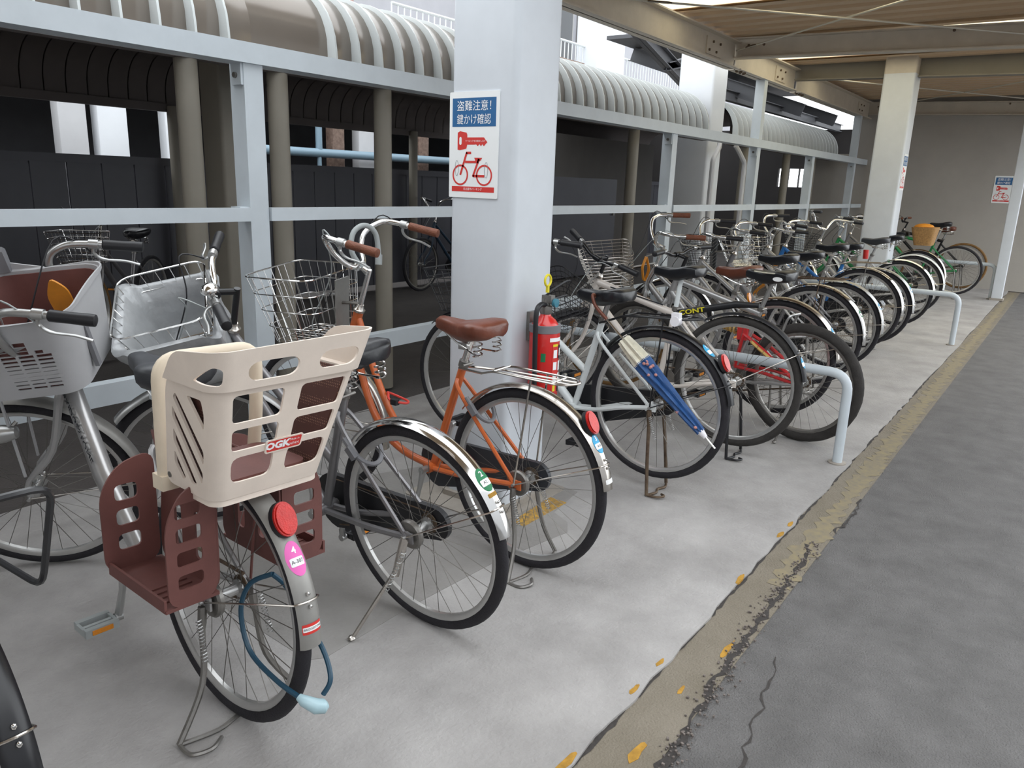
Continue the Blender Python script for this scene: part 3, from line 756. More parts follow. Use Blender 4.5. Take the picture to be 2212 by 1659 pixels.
        for sg in (1, -1):
            a = rad(crank_deg + (0 if sg == 1 else 180)); d = V((math.cos(a), 0, math.sin(a)))
            b = BB + V((0, .058 * sg, 0)); e = b + d * .165 + V((0, .016 * sg, 0))
            cr = s.part('crank', MB().tube([b, b + d * .08 + V((0, .004 * sg, 0)), e], [.014, .0095, .0115], 8).tube([BB + V((0, .03 * sg, 0)), b + V((0, .012 * sg, 0))], .014, 10).tube([e - V((0, .01, 0)), e + V((0, .01, 0))], .013, 10), crank)
            pc = e + V((0, .06 * sg, 0)); mb = MB()
            for q in (-1, 1): mb.box(pc + V((q * .030, 0, 0)), (.016, .09, .024))
            mb.box(pc + V((0, .042 * sg, 0)), (.064, .008, .02)).box(pc - V((0, .042 * sg, 0)), (.064, .008, .02)).tube([e, pc + V((0, .045 * sg, 0))], .008, 8)
            pd = s.part('pedal', mb, pedal, cr)
            for q in (-1, 1): s.part('pedal_reflector', MB().box(pc + V((q * .0385, 0, 0)), (.003, .056, .014)), 'reflector_orange', pd)
    def stand(s, kind='double', m='steel', w=.115, spring=True, foot=None):
        R = s.R; g = -s.lift + .006
        if kind == 'double':
            mb = MB(); xb = -.015 + foot if foot is not None else -.015
            for y in (1, -1): mb.tube(smooth_path([(0, .068 * y, R - .01), (-.004, .074 * y, R - .07), (xb * .6, .09 * y, .13), (xb, w * y, g)], 5), [.011] * 5 + [.008] * 11, 7)
            mb.tube(smooth_path([(xb, w, g), (xb - .02, w * .45, g), (xb - .006, 0, g), (xb - .02, -w * .45, g), (xb, -w, g)], 5), .006, 7)
            mb.tube(smooth_path([(xb, w, g), (xb - .055, w * 1.0, g + .002), (xb - .075, w * .75, g + .004), (xb - .05, w * .5, g)], 5), .0055, 6)
        else:
            fx, fy = foot; gz = fy * math.tan(s.lean) + .006
            mb = MB().tube([(0, .066, R), (.012, .085, R - .07), (.02, .098, R - .12)], [.014, .013, .012], 8).tube([(.018, .094, R - .10), (fx, fy, gz)], .0065, 8)
            mb.sphere((fx, fy, gz + .004), .010, 8, (1.3, 1.3, .8))
        so = s.part('stand', mb, m)
        if spring:
            for y in ((1, -1) if kind == 'double' else (1,)):
                a = V((-.012, .086 * y, R - .035)); b = V((-.045 if kind == 'double' else .035, (.092 if kind == 'double' else .13) * y, R - (.135 if kind == 'double' else .165)))
                s.part('stand_spring', MB().helix(a, b, .0068, 13, .0016, 4, 8), 'alu', so)
        return so
    # -------------------------------------------------------------- carriers
    def wire_basket(s, m='chrome', x=1.10, z0=.715, h=.215, L=(.20, .28), W=(.27, .35), nr=5, nv=26, t=.0017, rim=.0034, curve=0., panel=None):
        mb = MB()
        def ring(f, r=.05): return rrect_ring(x - .01 + (L[0] + (L[1] - L[0]) * f) * .5 - L[0] * .5, 0, z0 + h * f, L[0] + (L[1] - L[0]) * f, W[0] + (W[1] - W[0]) * f, r, 4, curve * f)
        for i in range(nr + 1): mb.tube(ring(i / nr), rim if i == nr else t * 1.35, 5, closed=True)
        a, b = ring(0), ring(1)
        def along(R_, u):
            P = R_ + [R_[0]]; ds = [(P[i + 1] - P[i]).length for i in range(len(P) - 1)]; T = sum(ds) * (u % 1)
            for i, d in enumerate(ds):
                if T <= d: return P[i].lerp(P[i + 1], T / d if d else 0)
                T -= d
            return P[-1]
        for k in range(nv): mb.tube([along(a, k / nv), along(b, k / nv)], t, 4)
        y = -W[0] / 2 + .02
        while y < W[0] / 2 - .01: mb.tube([(x - .01 - L[0] / 2 + .0, y, z0), (x - .01 + L[0] / 2, y, z0)], t, 4); y += .03
        for q in range(1, 5): xx = x - .01 - L[0] / 2 + L[0] * q / 5; mb.tube([(xx, -W[0] / 2, z0), (xx, W[0] / 2, z0)], t, 4)
        bk = s.part('basket', mb, m, None, True)
        br = MB()
        for yy in (-1, 1): br.tube([(1.10, .057 * yy, s.R), (x - .02, W[0] * .35 * yy, z0)], .0035, 6)
        br.tube([axp(.60), (x - .01 - L[0] / 2, 0, z0 + h * .55)], .007, 6)
        s.part('basket_bracket', br, 'steel', bk, True)
        if panel: s.part('basket_panel', MB().box((x - .01 - L[0] * .55, 0, z0 + h * .45), (.005, W[0] * .30, h * .95), M.Rotation(-.1, 3, 'Y')), panel, bk, True)
        return bk
    def rack(s, m='worn_chrome', z=None, x0=.18, x1=-.24, w=.055):
        z = z or 2 * s.R + .055; mb = MB()
        mb.tube(round_path([(x0, w * .75, z - .02), (x0 - .06, w, z), (x1 + .05, w, z), (x1, 0, z + .004), (x1 + .05, -w, z), (x0 - .06, -w, z), (x0, -w * .75, z - .02)], .03, 4), .0042, 7)
        for q in (-.35, .35): mb.tube([(x0 - .03, w * q, z - .01), (x1 + .03, w * q, z)], .0035, 6)
        for xx in (x0 - .06, x1 + .09): mb.tube([(xx, w, z), (xx, -w, z)], .0038, 6)
        for y in (1, -1):
            mb.tube([(-.05, w * y, z), (.0, .066 * y, s.R)], .0038, 6); mb.tube([(x0, w * .75 * y, z - .02), (.292, .02 * y, .70)], .005, 6)
        rk = s.part('rear_rack', mb, m)
        return rk
    def ring_lock(s, m='lock_grey', a=58):
        r0 = s.R - .03; c = V((r0 * math.cos(rad(a)), 0, s.R + r0 * math.sin(rad(a)))); u = V((math.cos(rad(a)), 0, math.sin(rad(a))))
        pts = [c + V((0, 1, 0)) * .052 * math.cos(t) - u * .075 * math.sin(t) + u * .012 for t in [PI * k / 14 for k in range(15)]]
        pts = [pts[0] + u * .04] + pts + [pts[-1] + u * .04]
        lk = s.part('ring_lock', MB().tube(pts, .008, 8), m)
        s.part('lock_body', MB().box(c + V((0, .058, 0)) - u * .0, (.022, .016, .042), M.Rotation(rad(90 - a), 3, 'Y')), m, lk)
    def lamp(s, m='alu'):
        c = V((1.075, .075, .60))
        lp = s.part('front_lamp', MB().lathe([(0, -.04), (.018, -.035), (.028, 0), (.030, .03), (.026, .036), (0, .037)], (0, 0, 0), 'x', 16).xf(M.Translation(c)), m, None, True)
        s.part('lamp_bracket', MB().tube([c, c + V((-.03, -.03, .02))], .006, 6), 'steel', lp, True)

# ---------------------------------------------------------------- 1: silver bicycle with child seat
def seat_map(u, v, w, zb=.678):
    """developed child-seat shell: u runs left side > back > right side, v is height"""
    k = v / .36; hw = .138 + .05 * k; xb = -.205 - .125 * k; lip = .011 if v > .2655 else 0.; w = w + lip
    r = .032; a = .19; b = .49
    if u < a - r: return V((xb + (a - u) + .0, hw + w, zb + v))
    if u > b + r: return V((xb + (u - b), -hw - w, zb + v))
    if a + r <= u <= b - r:
        t = (u - (a + r)) / (b - a - 2 * r); return V((xb - w, hw - r - t * 2 * (hw - r), zb + v))
    if u < a + r: t = (u - (a - r)) / (2 * r) * PI / 2; return V((xb + r - (r + w) * math.sin(t), hw - r + (r + w) * math.cos(t), zb + v))
    t = (u - (b - r)) / (2 * r) * PI / 2; return V((xb + r - (r + w) * math.cos(t), -hw + r - (r + w) * math.sin(t), zb + v))
def child_seat(bk):
    s0 = .19
    holes = []
    for c0, c1 in ((.035, .137), (.172, .272)):
        for j, (v0, v1, rr) in enumerate(((.188, .252, .010), (.120, .172, .010), (.040, .104, .010))):
            if j < 2: holes.append(rrect(s0 + c0, v0, s0 + c1, v1, rr, 3))
            else: holes.append(roundpoly([(s0 + c0, v0), (s0 + c1, v0), (s0 + c1, v1), (s0 + c0, v1)], .012 if False else .022, 4))
    holes += [rrect(s0 + .055, .283, s0 + .150, .325, .02, 5), rrect(s0 + .190, .285, s0 + .272, .327, .02, 5), roundpoly([(s0 - .062, .285), (s0 + .010, .280), (s0 + .012, .315), (s0 - .004, .322)], .010, 3)]
    sl = []
    for q in range(4):
        o = q * .037
        A = [(.028, .222 - o + .02), (.036, .236 - o + .02), (.150, .118 - o), (.150, .088 - o), (.143, .088 - o)]
        A = [(max(.025, x), min(.246, max(.022, y))) for x, y in A]; sl.append(A)
    sl = [[(.030, .225), (.040, .238), (.152, .118), (.152, .086)], [(.026, .178), (.026, .205), (.150, .064), (.147, .036)], [(.030, .118), (.030, .150), (.128, .030), (.106, .026)], [(.034, .062), (.034, .094), (.082, .034), (.070, .026)], [(.085, .240), (.140, .240), (.152, .208), (.152, .172)]]
    for A in sl:
        for mir in (0, 1):
            B = [((.68 - x) if mir else x, y) for x, y in A]
            if mir: B.reverse()
            holes.append(roundpoly(B, .007, 3))
    out = roundpoly([(0, .0), (.68, .0), (.68, .255), (.635, .345), (.50, .362), (.18, .352), (.05, .335), (0, .25)], .03, 5)
    cuts = [.19 + d * .008 for d in range(-4, 5)] + [.49 + d * .008 for d in range(-4, 5)]
    sh = bk.part('child_seat', shell(out, holes, cuts, lambda u, v, w: seat_map(u, v, w), .006, (.264, .2672)), 'cream_plastic', sharp=35, label='cream plastic child seat shell with window openings')
    bk.part('seat_skirt', shell([(.10, -.022), (.58, -.022), (.58, .004), (.10, .004)], [], cuts, lambda u, v, w: seat_map(u, max(v, 0), w - .004, .685 + min(v, 0)) , .006), 'cream_plastic', sh)
    bk.part('seat_pan', MB().prism(rrect(-.205, -.125, .02, .125, .03), .672, .690), 'cream_plastic', sh)
    for a0, a1 in ((.012, .178), (.502, .668)):
        bk.part('seat_liner', shell(rrect(a0, .012, a1, .262, .02), [], (), lambda u, v, w: seat_map(u, v, w - .012), .004), 'brown_mesh', sh, label='brown perforated side lining')
    bk.part('seat_cushion', MB().prism(rrect(-.19, -.115, .0, .115, .03), .690, .712), 'brown_plastic', sh)
    def on(mb, b, v, off): return mb.map(lambda p: seat_map(s0 + b + p.x, v + p.y, .003 + off + p.z))
    bd = bk.part('badge', on(MB().prism(rrect(-.046, -.0165, .046, .0165, .006), 0, .0025), .158, .112, 0), 'cream_plastic', sh)
    bk.part('badge_print', on(flat_mb(rrect(-.042, -.013, .042, .013, .004)), .158, .112, .0028), 'red_print', bd)
    t = text_mb('OGK', .023, .0012, 1.15); t.v = [p + V((-.016, 0, 0)) for p in t.v]
    bk.part('badge_letters', on(t, .158, .112, .0032), 'white_print', bd)
    t = text_mb('Made in', .0075); t.v = [p + V((.025, .006, 0)) for p in t.v]; t2 = text_mb('JAPAN', .009); t2.v = [p + V((.025, -.005, 0)) for p in t2.v]
    t.add(t2.v, t2.f); bk.part('badge_letters', on(t, .158, .112, .0032), 'white_print', bd)
    for y in (.125,): bk.part('seat_bolt', MB().lathe([(.007, 0), (.007, .004), (0, .005)], (-.035, .142, .70), 'y', 10), 'steel', sh)
    hp = round_path([(.02, .128, .66), (.005, .136, .80), (.0, .138, .955), (.0, -.105, .955), (.005, -.105, .80), (.02, -.10, .66)], .05, 6)
    h = bk.part('hand_hoop', MB().tube(hp, .0165, 12), 'hoop_plastic', label='cream tubular hand hoop')
    for yy in (.126, -.10): bk.part('hoop_socket', MB().box((.022, yy, .665), (.045, .04, .035)), 'hoop_plastic', h)
    for sg in (1, -1):
        y0 = .088; FZ = .415
        def fmap(which):
            if which == 'rear': return lambda u, v, w: V((-.115 + w, (y0 + u) * sg, FZ + v))
            return lambda u, v, w: V((.150 + w + .03 * v, (y0 + u) * sg, FZ + v))
        sl = [rrect(.034, .04 + q * .056, .094, .075 + q * .056, .009, 3) for q in range(4)]
        fr_ = bk.part('footrest', shell(roundpoly([(0, 0), (.118, 0), (.118, .20), (.075, .275), (0, .285)], .04, 5), sl, (), fmap('rear'), .005), 'brown_plastic', label='brown plastic footrest with slotted guards')
        bk.part('footrest_guard', shell(roundpoly([(0, 0), (.135, 0), (.135, .20), (.09, .265), (0, .285)], .04, 5), [rrect(.045, .05 + q * .062, .10, .09 + q * .062, .012, 3) for q in range(3)], (), fmap('front'), .005), 'brown_plastic', fr_)
        bk.part('footrest_tray', MB().box((.018, (y0 + .062) * sg, FZ), (.270, .128, .008)).box((.018, (y0 + .125) * sg, FZ + .013), (.265, .006, .03)), 'brown_plastic', fr_)
        for q in range(4): bk.part('tray_rib', MB().box((-.08 + q * .024, (y0 + .07) * sg, FZ + .0055), (.006, .10, .004)), 'brown_plastic', fr_)
        bk.part('footrest_shield', shell(roundpoly([(-.115, FZ), (.15, FZ), (.13, .62), (.05, .70), (-.02, .70), (-.115, .66)], .05, 5), [rrect(-.05, .47, -.02, .59, .012, 3), rrect(.04, .47, .07, .59, .012, 3)], (), lambda u, v, w: V((u, (y0 - .004 + w) * sg, v)), .005), 'brown_plastic', fr_)
def plastic_basket(bk, x=.885, z0=.765, h=.27, L=.36, W=.40):
    r = .075; Ls, Ws = L - 2 * r, W - 2 * r; q = PI * r / 2; per = 2 * (Ls + Ws) + 4 * q
    # plan path starting mid front (x+), going to the left side (y+), back, right
    def plan(u):
        u = u % per; segs = [('l', Ws / 2), ('c', q), ('l', Ls), ('c', q), ('l', Ws), ('c', q), ('l', Ls), ('c', q), ('l', Ws / 2)]
        p = V((L / 2, 0, 0)); a = PI / 2
        for kind, ln in segs:
            t = min(u, ln); d = V((math.cos(a), math.sin(a), 0)); n = V((-math.sin(a), math.cos(a), 0))
            if kind == 'l': p2 = p + d * t; a2 = a
            else: th = t / r; p2 = p + d * r * math.sin(th) + n * r * (1 - math.cos(th)); a2 = a + th
            if u <= ln: return p2, V((math.sin(a2), -math.cos(a2), 0))
            u -= ln; p = p2; a = a2
        return p, V((1, 0, 0))
    def mp(u, v, w):
        p, n = plan(max(1e-6, min(per - 1e-6, u))); k = .80 + .20 * min(1, v / h); lipo = .006 if v > h - .02 else 0
        p = V((p.x * k, p.y * (k + .02), 0)) + n * (w + lipo); return V((x + .02 + p.x, p.y, z0 + v))
    holes = []
    for base in (Ws / 2 + q + Ls * .35, Ws / 2 + q + Ls + q + Ws + q * .6):
        for c in range(3):
            for j in range(12):
                u0 = base + c * .052; sh = .010 * (j > 8) * c
                if c == 2 and j > 9: continue
                holes.append([(u0, .03 + j * .0145), (u0 + .044 - sh, .03 + j * .0145), (u0 + .044 - sh, .0365 + j * .0125), (u0, .0365 + j * .0125)])
    N = 40; top = [(per * i / N, h + .045 * max(0, math.cos(2 * PI * i / N)) - .02 * math.sin(2 * PI * i / N) ** 2) for i in range(N, -1, -1)]
    out = [(0, 0), (per, 0)] + top
    cuts = [per * i / 56 for i in range(1, 56)]
    b = bk.part('front_basket', shell(out, holes, cuts, mp, .005, (h - .022, h - .018)), 'grey_plastic', None, True, label='large grey plastic basket with slotted sides', sharp=35)
    bk.part('basket_floor', MB().prism([((mp(per * i / 40, 0, 0)).x, (mp(per * i / 40, 0, 0)).y) for i in range(40)], z0, z0 + .006), 'grey_plastic', b, True)
    bk.part('basket_post', MB().tube([axp(.52), (x + .02 - L * .36, 0, z0 + .06)], .016, 8).tube([(1.085, .058, .42), (1.04, .075, z0)], .005, 6).tube([(1.085, -.058, .42), (1.04, -.075, z0)], .005, 6), 'grey_plastic', b, True)
    bk.part('basket_bar', MB().box((x + .02 - L / 2 * .925, W * .18, z0 + .12), (.012, .022, .17)), 'dark_grey_plastic', b, True)
    bk.part('basket_lining', shell([(0, .02), (per, .02), (per, h - .03), (0, h - .03)], [], cuts, lambda u, v, w: mp(u, v, w - .010), .003), 'brown_plastic', b, True)
    cv = MB(); rings = []
    for i in range(13):
        u = per * (i / 12 * .36 - .18); p, n = plan(u); rings.append([V((x + .02 + p.x, p.y, z0 + h + z)) + n * o for z, o in ((-.02, .012), (.03 + .04 * math.cos(u / per * 2 * PI), .014), (.04 + .045 * math.cos(u / per * 2 * PI), .0), (.03 + .04 * math.cos(u / per * 2 * PI), -.012), (-.02, -.010))])
    bk.part('basket_hood', cv.loft(rings), 'dark_grey_plastic', b, True)
    return b

b = Bike('silver bicycle with cream child seat on its rear carrier and big grey plastic front basket', 1.003, 1.585, 87, lean=-1, steer=52, seg=64)
b.frame('single', 'silver_paint'); b.wheel(True); b.wheel(False, drum=True)
g = b.mudguard(False, 'alu_dull', a1=180, w=.029, sa=162); b.mudguard(True, 'alu_dull', w=.029)
b.reflector(g, 131); b.sticker(g, 146, 'sticker_pink', '4', 'A-307', (.023, .041))
bs = b.part('maker_sticker', b.on_mud(flat_mb(dense(rrect(-.024, -.012, .024, .012, .002)), 5), 172), 'red_print', g)
b.part('maker_band', b.on_mud(flat_mb(dense(rrect(-.023, -.0055, .023, .0055, .001)), 5), 172, .0017), 'sticker_white', bs)
b.part('maker_letters', b.on_mud(text_mb('BRIDGESTONE', .0068), 172, .0022), 'ink', bs)
# maker lettering along the left side of the main tube
t = text_mb('BRIDGESTONE', .030, .0004, 1.25)
pa, pb = axp(.475), V((.45, 0, .287)); dd = (pb - pa).normalized(); nn = V((dd.z, 0, -dd.x))
fr = [o for o in b.root.children if o.name.startswith('frame')][0]
def on_tube(p):
    th = p.y / .031; c = pa + dd * (.20 + p.x); return c + (V((0, 1, 0)) * math.cos(th) + nn * math.sin(th) * -1) * .0312
b.part('frame_letters', t.map(on_tube), 'ink', fr)
b.seat('grey_vinyl', h=.86); b.bars('ushape', 'black_plastic', 'alu', rise=.0, stem=.60, bell=False)
b.drive(None, -82, 'lock_grey', chainring=True); b.stand('double', 'steel', w=.165, foot=-.02)
b.rack('brown_plastic', z=.695, x0=.2, x1=-.2, w=.07); b.ring_lock('black_plastic'); b.lamp()
child_seat(b); plastic_basket(b)
toy = empty('orange_flap', (0, 0, 0), 'small orange plastic piece sticking up inside the grey front basket', 'plastic piece'); toy.matrix_world = b.mw @ b.fm
obj('flap', MB().prism(roundpoly([(-.03, 0), (.03, 0), (.045, .10), (.02, .16), (-.02, .12)], .02, 3), -.004, .004, lambda p: V((.84 + p.x, -.10 + p.z, .86 + p.y))), 'orange_plastic', toy)
# cable lock hanging on the rear wheel
lk = empty('cable_lock', (0, 0, 0), 'dark teal cable lock with pale lock head through the child-seat bicycle wheel', 'lock')
lk.matrix_world = b.mw
obj('cable', MB().tube(smooth_path([(-.20, .0, .46), (-.155, .03, .43), (-.135, .045, .36), (-.17, .048, .27), (-.27, .045, .235), (-.358, .03, .215)], 6), .0062, 8), 'lock_teal', lk)
obj('cable', MB().tube(smooth_path([(-.368, -.012, .215), (-.372, -.03, .25), (-.33, -.042, .30), (-.26, -.04, .36), (-.21, -.03, .42), (-.20, .0, .46)], 6), .0062, 8), 'lock_teal', lk)
obj('lock_head', MB().tube([(-.342, .036, .222), (-.355, .032, .216), (-.374, .012, .200), (-.382, -.004, .196), (-.384, -.012, .197)], [.008, .013, .0175, .0165, .008], 12), 'clear_plastic', lk)
# ---------------------------------------------------------------- 2: silver bicycle with cloth-lined basket
b = Bike('silver bicycle leaning on its side stand, chrome mudguards, wire basket wrapped in silver cloth', 1.633, 1.470, 89, lean=6, steer=58, seg=64)
BX = .985
b.frame('stag', 'grey_paint', thick=.015); b.wheel(True); b.wheel(False, drum=True)
g = b.mudguard(False, 'chrome', a1=166, sa=152); b.mudguard(True, 'alu')
b.sticker(g, 138, 'sticker_green', '2', 'A2..', (.021, .036))
b.part('yellow_sticker', b.on_mud(flat_mb(dense(rrect(-.016, -.006, .016, .006, .002)), 5), 145.5), 'road_paint', g)
b.seat('black_vinyl', h=.85); b.bars('flat', 'black_plastic', 'chrome', rise=.02, half=.30, stem=.73, bell=True)
b.drive('black_plastic', 100, 'black_plastic', chainring=True); b.stand('side', 'worn_chrome', foot=(.10, .225)); b.ring_lock('dark_grey_plastic', 46)
bk_ = b.wire_basket('chrome', x=BX, z0=.775, h=.25, L=(.21, .29), W=(.31, .39), nr=4, nv=26)
rings = []
def bagring(f, off, ph):
    L = .215 + .08 * f + off; W = .315 + .08 * f + off
    ring = rrect_ring(BX - .01 + .035 * f, 0, .760 + .215 * f, L, W, .055, 7)
    n = len(ring); out = []
    for i, p in enumerate(ring):
        a_ = 2 * PI * i / n; sag = .012 * math.sin(3 * a_ + ph) * f + .02 * math.sin(a_ + 2.2) * f
        wr = .004 * math.sin(7 * a_ + ph * 3) + .003 * math.sin(11 * a_ - ph * 2)
        d = V((p.x - BX, p.y, 0)).normalized(); out.append(p + d * wr + V((0, 0, sag)))
    return out
for i in range(11): rings.append(bagring(i / 10, .026 + .010 * math.sin(i * .8), i * .35))
rings.append(bagring(1.02, .006, 3.8)); rings.append(bagring(.97, -.02, 3.7)); rings.append(bagring(.7, -.03, 3)); rings.append(bagring(.35, -.035, 2)); rings.append(bagring(.05, -.04, 1))
b.part('basket_cloth', MB().loft(rings), 'silver_cloth', bk_, True, label='crumpled silver cloth wrapped round the basket', sharp=80)
b.part('cloth_strap', MB().tube(smooth_path([(BX - .12, .225, .93), (BX - .02, .21, .84), (BX + .07, .195, .765)], 4), .007, 6, flat=.4), 'alu_dull', bk_, True)
# ---------------------------------------------------------------- 3: orange bicycle
b = Bike('orange loop-frame bicycle with brown saddle and brown grips beside the white pillar', 2.138, 1.458, 89.4, lean=1.2, steer=14, seg=64)
fr = b.frame('loop', 'orange_paint'); b.wheel(True); b.wheel(False, drum=True)
g = b.mudguard(False, 'worn_chrome', a1=171, sa=157); b.mudguard(True, 'worn_chrome')
b.reflector(g, 133); b.sticker(g, 145, 'sticker_blue', '3', 'A10', (.019, .034)); b.part('mud_sticker', b.on_mud(flat_mb(dense(rrect(-.02, -.008, .02, .008, .002)), 5), 166), 'sticker_white', g)
b.seat('brown_leather', h=.845, post='chrome'); b.bars('raised', 'brown_grip', 'chrome', rise=-.012, half=.215, stem=.75, back=.21, glen=.125)
b.drive('grey_vinyl', -78, 'black_plastic'); b.stand('double', 'steel', w=.15, foot=-.03); b.rack('worn_chrome', z=.725, x0=.17, x1=-.22, w=.05); b.ring_lock('dark_grey_plastic', 50)
b.wire_basket('chrome', x=1.06, z0=.72, h=.27, L=(.24, .33), W=(.30, .36), nr=4, nv=30, panel='alu_dull')
lk = empty('wheel_lock_cable', (0, 0, 0), 'thin red cable lock round the frame of the orange bicycle', 'lock'); lk.matrix_world = b.mw
obj('cable', MB().tube(smooth_path([(.62, .05, .52), (.66, .02, .53), (.70, -.02, .52), (.66, -.05, .50), (.60, -.03, .50), (.57, .02, .51)], 6, True), .005, 7, closed=True), 'lock_red', lk)
obj('lock_head', MB().box((.60, .045, .515), (.03, .02, .022)), 'black_plastic', lk)
lk = empty('loop_lock', (0, 0, 0), 'pale grey loop lock hung over the handlebar of the orange bicycle', 'lock'); lk.matrix_world = b.mw
K = b.K
obj('loop', MB().tube(smooth_path([K + V((-.02, -.01, -.03)), K + V((.0, .045, .05)), K + V((.01, .03, .125)), K + V((.0, -.02, .155)), K + V((-.01, -.07, .12)), K + V((-.02, -.075, .03))], 6), .0105, 9), 'lock_grey', lk)
obj('lock_head', MB().tube([K + V((-.02, -.075, .04)), K + V((-.022, -.07, .0))], .014, 9), 'lock_grey', lk)
rf = b.part('frame_reflector', MB().prism(ellipse(.026, .026, 20), 0, .010).xf(M.Translation((.61, .045, .376)) @ M.Rotation(rad(-90), 4, 'Y') @ M.Rotation(.3, 4, 'X')), 'reflector_red', fr)
# ---------------------------------------------------------------- 4: white bicycle with umbrella
b = Bike('white bicycle with black saddle and black rear rack standing just right of the pillar', 3.12, 1.410, 89, lift=.06, R=.345, steer=4)
b.frame('stag', 'white_paint'); b.wheel(True, 'tyre'); b.wheel(False)
g = b.mudguard(False, 'black_paint', a1=172, sa=158, stay='black_paint'); b.mudguard(True, 'black_paint')
b.sticker(g, 131, 'sticker_blue', '3'); b.reflector(g, 143)
b.seat('black_vinyl', h=.82, spring=False); b.bars('city', 'black_plastic', 'black_paint'); b.drive('black_plastic', -130, 'black_plastic')
b.stand('double', 'rusty_steel', w=.10); b.rack('black_paint', z=.75, x0=.2, x1=-.22); b.wire_basket('black_paint', nv=20)
b.part('rack_clip', MB().tube([(-.115, .05, .745), (-.115, .085, .745)], .022, 12).box((-.115, .066, .768), (.035, .03, .025)), 'white_plastic')
um = empty('umbrella', (3.03, 1.57, .70), 'furled blue umbrella with cream band and pink flowers hooked on the white bicycle', 'umbrella')
o_ = V((3.03, 1.57, .70)); A = V((0, .0, .0)); ax = (V((3.03, 1.155, .342)) - V((3.03, 1.57, .70))); Lu = ax.length; ax.normalize(); ux = V((1, 0, 0)); uy = ax.cross(ux)
def pleat(t0, t1, r0, r1, n=6):
    rings = []
    for i in range(n + 1):
        t = t0 + (t1 - t0) * i / n; r = r0 + (r1 - r0) * i / n
        rings.append([ax * t + (ux * math.cos(a) + uy * math.sin(a)) * r * (1 + .22 * math.sin(8 * a + t * 9)) for a in [2 * PI * k / 40 for k in range(40)]])
    return MB().loft(rings)
obj('canopy_band', pleat(0, .135, .026, .038), 'umbrella_cream', um); obj('canopy', pleat(.13, Lu - .02, .038, .017, 14), 'umbrella_blue', um)
for q in range(11):
    t = random.choice([.15, .18, .22, .36, .40, .44, .47, .50]) if q > 2 else .16 + .02 * q; a = random.uniform(1.8, 4.4); r = .038 - .021 * (t - .13) / (Lu - .15)
    p = ax * t + (ux * math.cos(a) + uy * math.sin(a)) * r * 1.12
    obj('flower_print', MB().sphere(p, .007, 8, (.5, 1.2, 1.0)), 'umbrella_pink', um)
obj('shaft', MB().tube([ax * -.13, ax * (Lu + .0), ax * (Lu + .07)], .0042, 8), 'chrome', um)
obj('canopy_tip', MB().tube([ax * (Lu - .025), ax * (Lu + .01)], [.017, .010], 12), 'white_plastic', um)
obj('handle', MB().tube(smooth_path([ax * -.12, ax * -.20, ax * -.235 + V((.012, 0, .02)), ax * -.225 + V((.04, .01, .025)), ax * -.19 + V((.055, .01, .015))], 5), .008, 9), 'brown_leather', um)
# ---------------------------------------------------------------- 5: pearl white sporty bicycle
b = Bike('pearl white sports bicycle with black basket and black saddle, next after the umbrella bicycle', 3.841, 1.311, 88.5, lift=.05, R=.345, steer=74); b.ST = V((.355, 0, .70))
fr = b.frame('diamond', 'pearl_paint', 'pearl_paint'); b.wheel(True, 'tyre'); b.wheel(False, 'dusty_tyre', .021)
g = b.mudguard(False, 'black_plastic', a0=60, a1=172, w=.024, stay='worn_chrome', sa=150); b.sticker(g, 157, 'sticker_blue', '3', None, (.016, .03)); b.mudguard(True, 'black_plastic', a0=70, a1=170)
b.seat('black_vinyl', h=.90, spring=False, slim=True, post='white_paint'); b.bars('flat', 'black_plastic', 'black_paint', half=.29, stem=.70)
b.drive(None, -20, chainring=True); b.stand('double', 'black_paint', w=.10, spring=False); b.wire_basket('black_paint', x=1.10, z0=.68, nv=36, nr=7, t=.0014)
cb = b.part('rear_beam', MB().tube([(.40, .0, .665), (.02, .0, .748), (-.10, 0, .75)], [.020, .019, .012], 10), 'black_plastic')
t = text_mb('CONT', .044, .0012, 1.15); pa = V((.395, 0, .665)); dd = V((-.38, 0, .083)).normalized(); up = V((.213, 0, .977))
b.part('beam_letters', t.map(lambda p: pa + dd * (.145 + p.x) + up * p.y * .75 + V((0, .0215, 0))), 'yellow_print', cb)
pa = axp(.54); dd = (V((.285, 0, .685)) - pa).normalized(); up = V((-dd.z, 0, dd.x)); up = up if up.z > 0 else -up
b.part('tube_stripe', MB().add([pa + dd * t_ + up * z_ + V((0, .0214, 0)) for t_, z_ in ((.10, -.003), (.44, -.003), (.44, .004), (.10, .004))], [(0, 1, 2, 3)]), 'ink', fr)
# ---------------------------------------------------------------- 6: red full-suspension mountain bike
b = Bike('red full-suspension mountain bike with thick bare tyres and gold spring', 4.335, 1.115, 82, lean=2, R=.335)
fr = b.frame('susp', 'silver_paint', 'silver_paint'); b.wheel(True, 'dusty_tyre', .027, 'steel', knob=True); b.wheel(False, 'dusty_tyre', .027, 'steel', knob=True)
sw = MB()
for y in (1, -1):
    sw.tube([(.36, .03 * y, .56), (.24, .045 * y, .50), (0, .062 * y, .345)], .011, 8); sw.tube([(.40, .025 * y, .36), (.20, .05 * y, .36), (0, .062 * y, .335)], .010, 8)
sw.tube([(.36, .035, .56), (.40, .03, .36)], .011, 8).box((.37, 0, .56), (.06, .07, .07))
sa = b.part('swing_arm', sw, 'red_paint'); b.part('swing_sticker', MB().tube([(.30, .056, .53), (.16, .065, .448)], .009, 6), 'gold_spring', sa)
sp = b.part('shock_spring', MB().helix((.41, 0, .575), (.52, 0, .60), .026, 5, .0075, 6, 12), 'gold_spring'); b.part('shock_rod', MB().tube([(.37, 0, .565), (.56, 0, .61)], .010, 8), 'alu', sp)
sd = b.seat('black_vinyl', h=.90, slim=True, spring=False); c = b.sc
